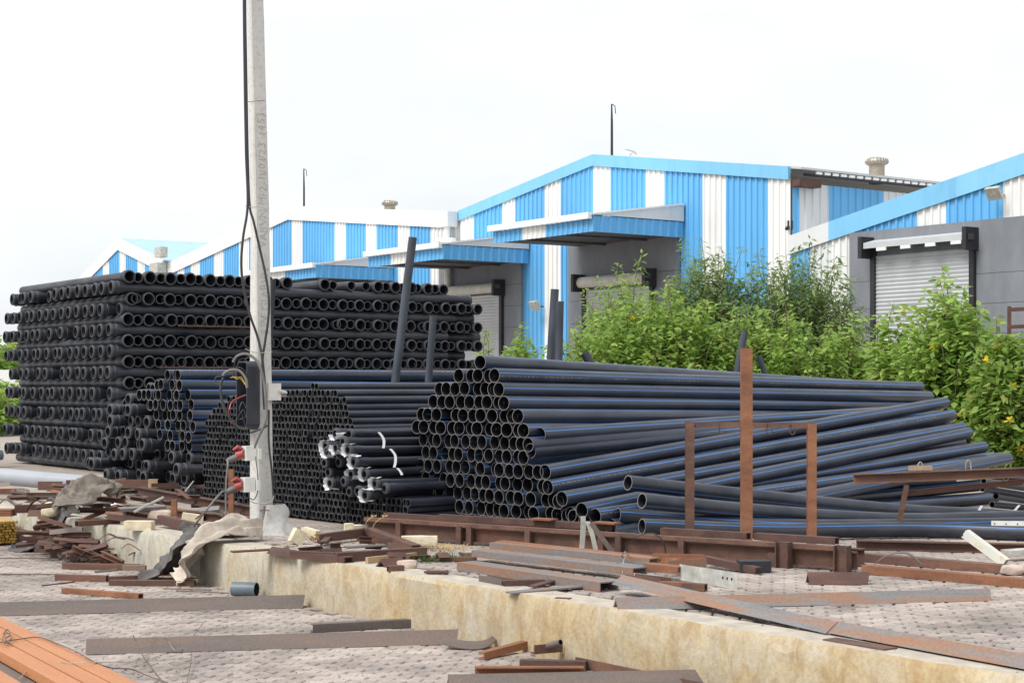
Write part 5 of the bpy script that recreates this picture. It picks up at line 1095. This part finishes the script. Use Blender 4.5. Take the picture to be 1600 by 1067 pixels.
# tangled offcuts tipped below the wall
TG = 'tangled rusty offcuts below the wall'
gbar('channel_bar', cback(.08, .055), (68, 853), (142, 862), 'rust_orange', 'orange channel at the wall foot by the hanging cloth tail', z=0)
gbar('channel_bar', cback(.1, .075), (106, 884), (170, 880), 'rust_maroon', 'dark thick channel at the front of the tangled pile', z=0, dz0=.05, dz1=.05)
gbar('channel_bar', nchan(.09, .05), (100, 888), (255, 891), 'rust_brown', 'lowest rusty channel under the tangled pile', z=0)
WT = []; TP = []; CS = []
profs = [nchan(.06, .03, .004), uchan(.055, .035, .004), angle(.055, .045, .004), flat(.055, .005), cfront(.04, .045, .004), tent(.075, .04, .005)]
for j in range(62):
    px = R_.gauss(190, 34); py = R_.uniform(856, 884); px = min(max(px, 118), 252); p = G(px, py, 0); h = max(0, 1 - abs(px - 195) / 75) * .30 * max(.1, (884 - py) / 28 + .25); L = R_.uniform(.16, .46); a = R_.gauss(-.2, .5); tl = R_.gauss(0, .22)
    d = V((math.cos(a), math.sin(a) * .7, tl)).normalized(); c = p + ZV * (.05 + h * R_.random())
    if side_of(c + d * L / 2) > -.08 or side_of(c - d * L / 2) > -.08: c = c - EN * (max(side_of(c + d * L / 2), side_of(c - d * L / 2)) + .1)
    a0, b0 = c - d * L / 2, c + d * L / 2; dz = .004 - min(a0.z, b0.z)
    if dz > 0: a0.z += dz; b0.z += dz
    bar('steel_offcut', profs[j % 6], a0, b0, R_.choice(['rust_maroon', 'rust_maroon', 'rust_brown', 'rust_brown', 'grey_steel']), 'tmp tmp tmp tmp', 'steel offcut', TG, R_.gauss(0, .5)); TP.append(LASTBAR[0])
for j in range(64):
    px = R_.uniform(-20, 395); py = R_.uniform(778, 822); p = G(px, py)
    if side_of(p) < .1: p = p + EN * .25
    L = R_.uniform(.12, .5); a = R_.gauss(-.1, .8); d = V((math.cos(a), math.sin(a), R_.gauss(0, .06))).normalized(); c = p + ZV * (R_.random() * (.16 if px < 330 else .05) + .02)
    bar('steel_offcut', profs[j % 6], c - d * L / 2, c + d * L / 2, R_.choice(['rust_maroon', 'rust_maroon', 'rust_brown', 'mill_scale', 'grey_steel']), 'tmp tmp tmp tmp', 'steel offcut', 'offcuts along the wall top', R_.gauss(0, .3)); WT.append(LASTBAR[0])
for j in range(14):
    p = G(R_.uniform(430, 720), R_.uniform(850, 878)); L = R_.uniform(.08, .22); a = R_.gauss(0, .5); d = V((math.cos(a), math.sin(a), R_.gauss(0, .05))); c = p + ZV * .03
    bar('steel_offcut', profs[j % 6], c - d * L / 2, c + d * L / 2, R_.choice(['rust_maroon', 'rust_brown']), 'tmp tmp tmp tmp', 'steel offcut', 'scraps among the maroon channels', R_.gauss(0, .4)); CS.append(LASTBAR[0])
def number(lst, fmt):                       # tell the pieces of a pile apart by their order from the left in the photo
    lst.sort(key=lambda o: o.matrix_world.translation.x / o.matrix_world.translation.y)
    for k, o in enumerate(lst):
        o['label'] = fmt % (o['look'], bigord(k)); del o['look']
BENT = [(160, 862, .1), (185, 850, .22), (205, 858, .16), (225, 866, .1), (140, 870, .06), (175, 842, .3), (60, 795, .4), (120, 800, .42), (205, 795, .45), (250, 790, .42), (330, 812, .4), (15, 790, .42)]
for j, (px, py, z) in enumerate(BENT):                 # thin curled strips among the straight offcuts
    Yb = G(px, max(py, 800), z).y; w = R_.uniform(14, 26); h = R_.uniform(5, 14)
    ribbon([(px - w, py + R_.uniform(-2, 5)), (px - w * .3, py - h), (px + w * .4, py - h * R_.uniform(.2, 1.1)), (px + w, py + R_.uniform(-6, 6))], Yb - (.25 if py > 830 else .0), R_.uniform(.025, .05), 'thin curled rusty strip %s, %s' % ('in the tangled pile below the wall' if j < 6 else 'in the scrap along the wall top', ORD[j % 6] + ' listed from ' + ('its middle' if j < 6 else 'the left')), R_.choice(['rust_brown', 'grey_steel', 'rust_maroon']), (R_.uniform(-.4, .4), 1, R_.uniform(-.3, .3)))
number(TP, '%s steel offcut in the tangled pile below the wall, %s from the left'); number(WT, '%s steel offcut in the scrap along the wall top, %s from the left'); number(CS, 'small %s steel scrap among the maroon channels, %s from the left')
# ochre bundle against the wall
ea_ = G(34, 859 + .1675 * (34 - 400)); ea_.z = 0; b0 = ea_ - EN * .22
root = empty('rod_bundle', b0, 'square bundle of ochre rods seen end-on against the wall at left', 'rod bundle')
R_ = random.Random(8); bd = ED
for i in range(8):
    for k in range(11):
        s = MB(); p = b0 + EN * (-.16 + .03 * k + (i % 2) * .012 + R_.gauss(0, .003)) - ED * R_.uniform(0, .05) + ZV * (.035 + .029 * i); s.tube([p, p + bd * 1.4], .0145, 7); s.build('rod', 'ochre_rod', root)
MB().box(b0 + ED * .5 + ZV * .009, .9, .34, .018, math.atan2(ED.y, ED.x)).build('base_plate', 'dark_iron', root)
tag(MB().box(b0 - EN * .36 + ED * .2 + ZV * .11, .5, .14, .22, math.atan2(ED.y, ED.x)).build('dark_crate', 'dark_iron'), 'dark box shape beside the ochre rod bundle at the left edge', 'box')
# cloths
def drape(name, spine, widths, m, label, seed, folds=5, amp=.03, cat='cloth', thick=.03):
    P = smooth_path(spine, 14); n = len(P); s = MB(); mcols = 44
    for i, p in enumerate(P):
        f = i / (n - 1); fw = f * (len(widths) - 1); k = min(int(fw), len(widths) - 2); w = widths[k] + (widths[k + 1] - widths[k]) * (fw - k)
        d = (P[min(i + 1, n - 1)] - P[max(i - 1, 0)]).normalized(); sd = d.cross(ZV); sd = sd.normalized() if sd.length > .05 else V((1, 0, 0)); u = sd.cross(d).normalized()
        if u.z < 0: u = -u
        for j in range(mcols + 1):
            g = j / mcols * 2 - 1; nz = 1.3 * noise.noise(V((g * 1.6 + seed, f * 3.0, seed))) + .8 * noise.noise(V((g * 4 + seed, f * 8, 2))) + .45 * noise.noise(V((g * 9 + seed, f * 18, 4))) + .9 * (.35 - abs(noise.noise(V((g * 5 + seed, f * 9, 7))))) + .5 * (.3 - abs(noise.noise(V((g * 11 + seed, f * 20, 9)))))
            fo = (1 - 2 * abs(math.sin(g * folds * .8 + f * 1.5 + seed + 1.6 * noise.noise(V((f * 2.5, g * 1.2 + seed, 0)))))) * amp * (.45 + .5 * abs(nz))
            arch = (1 - g * g) * thick
            s.v.append(p + sd * (g * w * (1 + .5 * noise.noise(V((f * 5, seed + 5 * (g > 0), 1))))) + u * (fo + arch + nz * amp * .8))
    for i in range(n - 1):
        for j in range(mcols): a = i * (mcols + 1) + j; s.f.append([a, a + 1, a + mcols + 2, a + mcols + 1]); s.m.append(0); s.s.append(True)
    o = s.build(name, m, auto=180); md = o.modifiers.new('s', 'SOLIDIFY'); md.thickness = .008; sb = o.modifiers.new('b', 'SUBSURF'); sb.levels = sb.render_levels = 1; return tag(o, label, cat)
edge = lambda px: G(px, 859 + .1675 * (px - 400))
eL = edge(335); eM = edge(296)
drape('cloth', [eM + EN * .55 + ZV * .07, eM + EN * .25 + ZV * .06, eM + EN * .02 + ZV * .045 - ED * .0, eM - EN * .06 + ZV * -.12 + ED * .06, eM - EN * .12 + ZV * -.27 + ED * .16, eM - EN * .25 + ZV * -.335 + ED * .3], [.14, .2, .2, .19, .17, .2], 'cloth_dark', 'grey cloth hanging over the wall left of the beige sack', 3.1, 7, .05)
drape('sack', [eL + EN * .42 + ZV * .04, eL + EN * .22 + ZV * .08, eL + EN * .02 + ZV * .05, eL - EN * .08 + ZV * -.08 + ED * .05, eL - EN * .12 + ZV * -.2 + ED * .12, eL - EN * .17 + ZV * -.31 + ED * .2], [.07, .14, .17, .19, .22, .18], 'sack_beige', 'beige sack hanging over the wall beside the pole', 7.7, 6, .055, 'sack', .10)
eC = edge(120)
cl = G(120, 806)
drape('cloth', [W(178, 778, 16.2), W(160, 764, 16.2), W(140, 762, 16.1), W(120, 776, 16.0), W(104, 790, 15.9), W(88, 787, 15.9)], [.12, .2, .26, .25, .2, .08], 'cloth_grey', 'greyish brown cloth heaped over the left scrap', 1.3, 7, .055, 'cloth', .10)
et = edge(92)
drape('cloth', [et + EN * .15 + ZV * .06, et + ZV * .03, et - EN * .07 + ZV * -.1, et - EN * .09 + ZV * -.22 + ED * .06, et - EN * .2 + ZV * -.335 + ED * .25, et - EN * .3 + ZV * -.34 + ED * .5], [.16, .15, .12, .12, .10, .05], 'cloth_dark', 'dark rag tail hanging down the wall by the ochre bundle', 5.2, 4, .03)

# ------------------------------------------------------------------ shrubs, weeds, far greenery
def leafmat(name, stops):
    m = bpy.data.materials.new(name); m.use_nodes = True; nt = m.node_tree; nt.nodes.clear(); N = nt.nodes.new; K = nt.links.new
    out = N('ShaderNodeOutputMaterial'); bs = N('ShaderNodeBsdfPrincipled'); tr = N('ShaderNodeBsdfTranslucent'); mx = N('ShaderNodeMixShader'); mx.inputs[0].default_value = .45
    ge = N('ShaderNodeNewGeometry'); cr = N('ShaderNodeValToRGB'); e = cr.color_ramp.elements
    while len(e) < len(stops): e.new(.5)
    for k, (p, c) in enumerate(stops): e[k].position = p; e[k].color = rgb(c)
    K(ge.outputs['Random Per Island'], cr.inputs[0]); K(cr.outputs[0], bs.inputs['Base Color']); bs.inputs['Roughness'].default_value = .5; bs.inputs['Specular IOR Level'].default_value = .3
    hs = N('ShaderNodeHueSaturation'); hs.inputs['Value'].default_value = 1.5; hs.inputs['Hue'].default_value = .5 if 'petal' in name else .485; K(cr.outputs[0], hs.inputs['Color']); K(hs.outputs[0], tr.inputs[0])
    K(bs.outputs[0], mx.inputs[1]); K(tr.outputs[0], mx.inputs[2]); K(mx.outputs[0], out.inputs[0]); M[name] = m
leafmat('leaf_bright', [(0, (.14, .25, .05)), (.4, (.24, .38, .08)), (.8, (.33, .48, .12)), (.96, (.40, .50, .17)), (1, (.34, .28, .12))])
leafmat('leaf_mid', [(0, (.13, .23, .05)), (.5, (.23, .36, .08)), (.96, (.33, .45, .12)), (1, (.32, .24, .10))])
leafmat('leaf_willow', [(0, (.11, .18, .065)), (.5, (.19, .28, .10)), (1, (.27, .36, .135))])
leafmat('petal_yellow', [(0, (.84, .60, .03)), (1, (.90, .72, .08))])
M['bark'] = simple('bark', (.17, .13, .09), .9, .3, 12); M['bark_pale'] = simple('bark_pale', (.42, .33, .22), .9, .2, 12)
def shrub(base, H, rx, ry, nst, lpst, leaf, wid, m, label, seed, droop=.35, low=.15, flowers=0, spread=1.0, name='shrub', group=None, spire=.25):
    R = random.Random(seed); base = V(base); base.z = PZ; root = empty(name, base, label, 'shrub' if name == 'shrub' else 'tree', group); wood = MB(); v = []; f = []; tips = []
    nb = 5
    for k in range(nb):
        a = 2 * math.pi * k / nb + R.random(); q = V((math.cos(a) * rx * .35, math.sin(a) * ry * .35, H * .5)); wood.tube(smooth_path([base + V((math.cos(a) * .05, math.sin(a) * .05, -.05)), base + q * .5 + V((0, 0, H * .05)), base + q], 4), [.035 - .0022 * i for i in range(9)], 6)
    for k in range(nst):
        a = R.uniform(0, 2 * math.pi); r = math.sqrt(R.random()) ; ez = R.random() ** .55
        top = H * (low + (1 - low) * ez) * (1 - .33 * r * r) * R.choice((R.uniform(.78, .98), R.uniform(.85, 1.09))); tip = V((math.cos(a) * rx * r * spread, math.sin(a) * ry * r * spread, top)); st = V((tip.x * .5, tip.y * .5, max(.15, top - H * R.uniform(.22, .4))))
        mid = st.lerp(tip, .5) + V((R.gauss(0, .06), R.gauss(0, .06), .05)); P = smooth_path([base + st, base + mid, base + tip], 5)
        if k % 3 == 0: wood.tube(P, [.012 - .0009 * i for i in range(len(P))], 4, cap=False)
        tips.append(base + tip)
        for j in range(lpst):
            g = (j + R.random()) / lpst; i = min(int(g * (len(P) - 1)), len(P) - 2); p = P[i].lerp(P[i + 1], g * (len(P) - 1) - i)
            az = R.uniform(0, 6.283); el = R.gauss(.35 - droop, .45); out = V((math.cos(az) * math.cos(el), math.sin(az) * math.cos(el), math.sin(el))); off = R.random() * spire * (1.05 - g)
            p = p + V((out.x, out.y, out.z * .5)) * off; L = leaf * R.uniform(.65, 1.25); sd = out.cross(V((R.gauss(0, .5), R.gauss(0, .5), 1))).normalized() * (L * wid); dn = V((0, 0, -L * R.uniform(.05, .3)))
            b = len(v); v += [p, p + out * (L * .45) + sd + dn * .2, p + out * L + dn, p + out * (L * .45) - sd + dn * .2]; f.append((b, b + 1, b + 2, b + 3))
    me = bpy.data.meshes.new('crown'); me.from_pydata([q - base for q in v], [], f); me.materials.append(M[m]); o = bpy.data.objects.new('crown', me); COL.objects.link(o); o.parent = root
    wood.build('trunk', 'bark', root)
    cam_side = sorted(tips, key=lambda t: t.y)[:max(1, len(tips) // 2)]
    for k in range(flowers):
        t = R.choice(cam_side); s = MB(); c = t + V((0, -.05, .02))
        for j in range(9):
            d = V((R.gauss(0, 1), R.gauss(0, 1), R.gauss(.2, .8))).normalized(); e = d.cross(V((.3, .2, 1))).normalized() * .022; p = c; s.add([p, p + d * .06 + e, p + d * .10, p + d * .06 - e], [[0, 1, 2, 3]])
        s.build('flower_cluster', 'petal_yellow', root)
    return root
SG = 'shrubs before the sheds'
gp = lambda px, Y: V(((px - 800) / FPX * Y, Y, PZ))
HT = lambda py, Y: EYE + (HOR - py) / FPX * Y - PZ
shrub(gp(1105, 33.5), HT(362, 33.5), 1.15, 1.0, 560, 46, .15, .14, 'leaf_willow', 'feathery narrow-leaved tree in front of the tall shed, left of two', 1, .5, .3, name='tree', group=SG, spire=.34)
shrub(gp(1245, 33.0), HT(366, 33.0), 1.45, 1.1, 700, 46, .15, .14, 'leaf_willow', 'feathery narrow-leaved tree at the corner of the tall shed, right of two', 2, .5, .25, name='tree', group=SG, spire=.34)
shrub(gp(975, 32.0), HT(396, 32.0), .95, .8, 340, 42, .13, .17, 'leaf_mid', 'slim leafy shrub before the shutter under the near canopy', 3, .4, .3, group=SG, spire=.3)
shrub(gp(915, 29.5), HT(478, 29.5), .85, .7, 190, 34, .12, .27, 'leaf_bright', 'bright green shrub at the left end of the row behind the pipes', 4, .25, .2, 2, group=SG)
shrub(gp(985, 28.8), HT(436, 28.8), .95, .8, 266, 36, .12, .27, 'leaf_bright', 'bright green shrub below the near canopy behind the pipes', 5, .25, .2, 2, group=SG)
shrub(gp(1070, 28.5), HT(428, 28.5), .95, .8, 285, 36, .12, .27, 'leaf_bright', 'bright green shrub in the middle of the row behind the pipes', 6, .25, .2, 3, group=SG)
shrub(gp(1150, 28.8), HT(452, 28.8), .9, .8, 247, 36, .12, .27, 'leaf_mid', 'green shrub behind the top of the tall rusty post', 7, .25, .2, 1, group=SG)
shrub(gp(1235, 28.2), HT(462, 28.2), .95, .8, 247, 36, .12, .27, 'leaf_bright', 'green shrub right of the tall rusty post behind the pipes', 8, .25, .2, 2, group=SG)
shrub(gp(1318, 28.5), HT(492, 28.5), .75, .7, 190, 34, .12, .27, 'leaf_bright', 'low green shrub at the foot of the grey wall behind the pipes', 9, .25, .15, 1, group=SG)
shrub(gp(1395, 26.5), HT(455, 26.5), .42, .5, 64, 30, .15, .27, 'leaf_bright', 'thin yellow-flowering shrub at the left edge of the wide shutter', 10, .3, .55, 6, group=SG)
shrub(gp(1480, 25.0), HT(414, 25.0), .80, .8, 361, 36, .15, .27, 'leaf_bright', 'tall yellow-flowering shrub in front of the wide shutter', 11, .3, .12, 9, group=SG)
shrub(gp(1592, 23.5), HT(498, 23.5), .75, .7, 323, 36, .14, .27, 'leaf_mid', 'leafy yellow-flowering shrub at the right edge of the picture', 12, .3, .08, 9, group=SG)
shrub(gp(1680, 24.5), HT(480, 24.5), .8, .8, 266, 34, .14, .27, 'leaf_bright', 'shrub just beyond the right edge of the picture', 13, .3, .1, 3, group=SG)
shrub(gp(760, 31.0), HT(520, 31.0), .42, .5, 114, 30, .12, .25, 'leaf_bright', 'small green shrub in front of the shutter beside the tall stack', 14, .25, .3, 2, group=SG)
shrub(gp(818, 31.5), HT(496, 31.5), .42, .5, 133, 30, .12, .25, 'leaf_bright', 'small green shrub at the corner right of the far shutter', 15, .25, .3, 1, group=SG)
shrub(gp(845, 30.5), HT(530, 30.5), .25, .3, 30, 28, .12, .25, 'leaf_bright', 'wispy green shrub before the blue strip between the canopies', 16, .25, .3, group=SG)
for k, (px, tpy, Y, rx) in enumerate(((-25, 492, 75, 2.4), (-70, 505, 80, 3.0), (25, 512, 90, 1.8))):
    shrub(gp(px, Y), HT(tpy, Y), rx, rx, 120, 34, .34, .3, 'leaf_mid', 'distant dark green tree seen past the left end of the stack, %s' % ('nearest', 'leftmost', 'smallest')[k], 20 + k, .3, .2, name='tree', group='far trees at the left edge', spire=.6)
for k, (px, Y) in enumerate(((-15, 46), (8, 50), (-45, 44))):
    shrub(gp(px, Y), HT(585, Y), 1.3, 1.2, 110, 34, .22, .3, 'leaf_bright', 'low green bush beyond the left end of the stack, %s' % ('middle one', 'farthest', 'leftmost')[k], 30 + k, .3, .1, group='bushes at the left edge', spire=.4)
s = MB(); a = gp(-240, 62); b = gp(45, 62); s.prism(flat(.2, 1.9), a, b); tag(s.build('boundary_wall', 'clad_white'), 'pale low boundary wall seen far off at the left edge', 'wall')
def tuft(c, n, h, r, m, label, seed, name='weed', cat='weed'):
    R = random.Random(seed); s = MB()
    for k in range(n):
        a = R.uniform(0, 6.28); p = c + V((math.cos(a) * r * R.random(), math.sin(a) * r * R.random(), 0)); d = V((math.cos(a) * .6, math.sin(a) * .6, R.uniform(.4, 1.2))).normalized(); L = h * R.uniform(.5, 1.2); w = d.cross(ZV).normalized() * .004
        s.add([p - w, p + w, p + d * L * .6 + w * .7 + V((0, 0, 0)), p + d * L + V((d.x, d.y, -.3)) * L * .3, p + d * L * .6 - w * .7], [[0, 1, 2, 3, 4]])
    tag(kind(s.build(name, m), 'stuff') if n > 150 else s.build(name, m), label, cat)
tuft(G(672, 876), 90, .07, .13, 'grass_green', 'green weed tuft on the paving left of the channel bundle', 1)
tuft(G(705, 872), 45, .05, .14, 'grass_green', 'thin green weeds just right of the main tuft', 2)
tuft(G(343, 818), 50, .05, .09, 'grass_green', 'green weeds at the wall top left of the pole', 3)
tuft(G(505, 843), 240, .06, .2, 'grass_dry', 'dry straw-coloured grass among the bricks by the pole', 4, 'dry_grass', 'dry grass')
tuft(G(590, 842), 260, .055, .25, 'grass_dry', 'dry straw-coloured grass under the left end of the skid', 5, 'dry_grass', 'dry grass')
tuft(G(690, 857), 220, .035, .3, 'grass_dry', 'dry straw under the middle of the skid beam', 6, 'dry_grass', 'dry grass')
for k, (x, y, x2, y2) in enumerate(((572, 828, 584, 806), (580, 832, 601, 806))):
    P = [G(x, 843), W((x + x2) / 2 - 6, (y + y2) / 2, 14.0), W(x2, y2, 14.0)]; s = MB().tube(smooth_path(P, 6), .003, 5)
    for a in range(4): d = V((math.cos(a * 1.6), 0, abs(math.sin(a * 1.6)) * .6 + .2)).normalized() * .03; e = V((0, 0, .008)); s.add([P[2], P[2] + d * .5 + e, P[2] + d, P[2] + d * .5 - e], [[0, 1, 2, 3]])
    tag(s.build('dry_stalk', 'grass_dry'), 'dry plant stalk rising at the left end of the skid, %s' % ('left', 'right')[k], 'weed')
# grit and crumbs strewn over the paving
def grit(name, n, test, z, label, seed):
    R = random.Random(seed); s = MB()
    while n:
        py = 603 + 10 ** R.uniform(2.28, 2.67); px = R.uniform(-20, 1620); p = G(px, py, z)
        if not test(p): continue
        n -= 1; r = R.uniform(.002, .006); q = [p + V((R.uniform(-r, r), R.uniform(-r, r), h)) for h in (0, 0, 0, r)]; q[0] += V((-r, -r, 0)); q[1] += V((r, -r, 0)); q[2] += V((0, r, 0)); s.add(q, [[0, 1, 3], [1, 2, 3], [2, 0, 3]])
    tag(kind(s.build(name, 'rust_maroon'), 'stuff'), label, 'grit')
grit('rust_crumbs', 260, lambda p: side_of(p) < -.05, .002, 'dark rust crumbs strewn over the lower paving', 1)
grit('rust_crumbs', 500, lambda p: side_of(p) < -.03 and p.x / p.y < -.16, .002, 'dark rust crumbs thick around the tangled scrap below the wall', 3)
grit('rust_crumbs', 260, lambda p: .02 < side_of(p) < 5, PZ + .004, 'dark rust crumbs strewn over the platform paving', 2)
for o in bpy.data.objects:
    if 'look' in o: del o['look']
print('objects', len(bpy.data.objects), 'unique labels', len(LABELS))
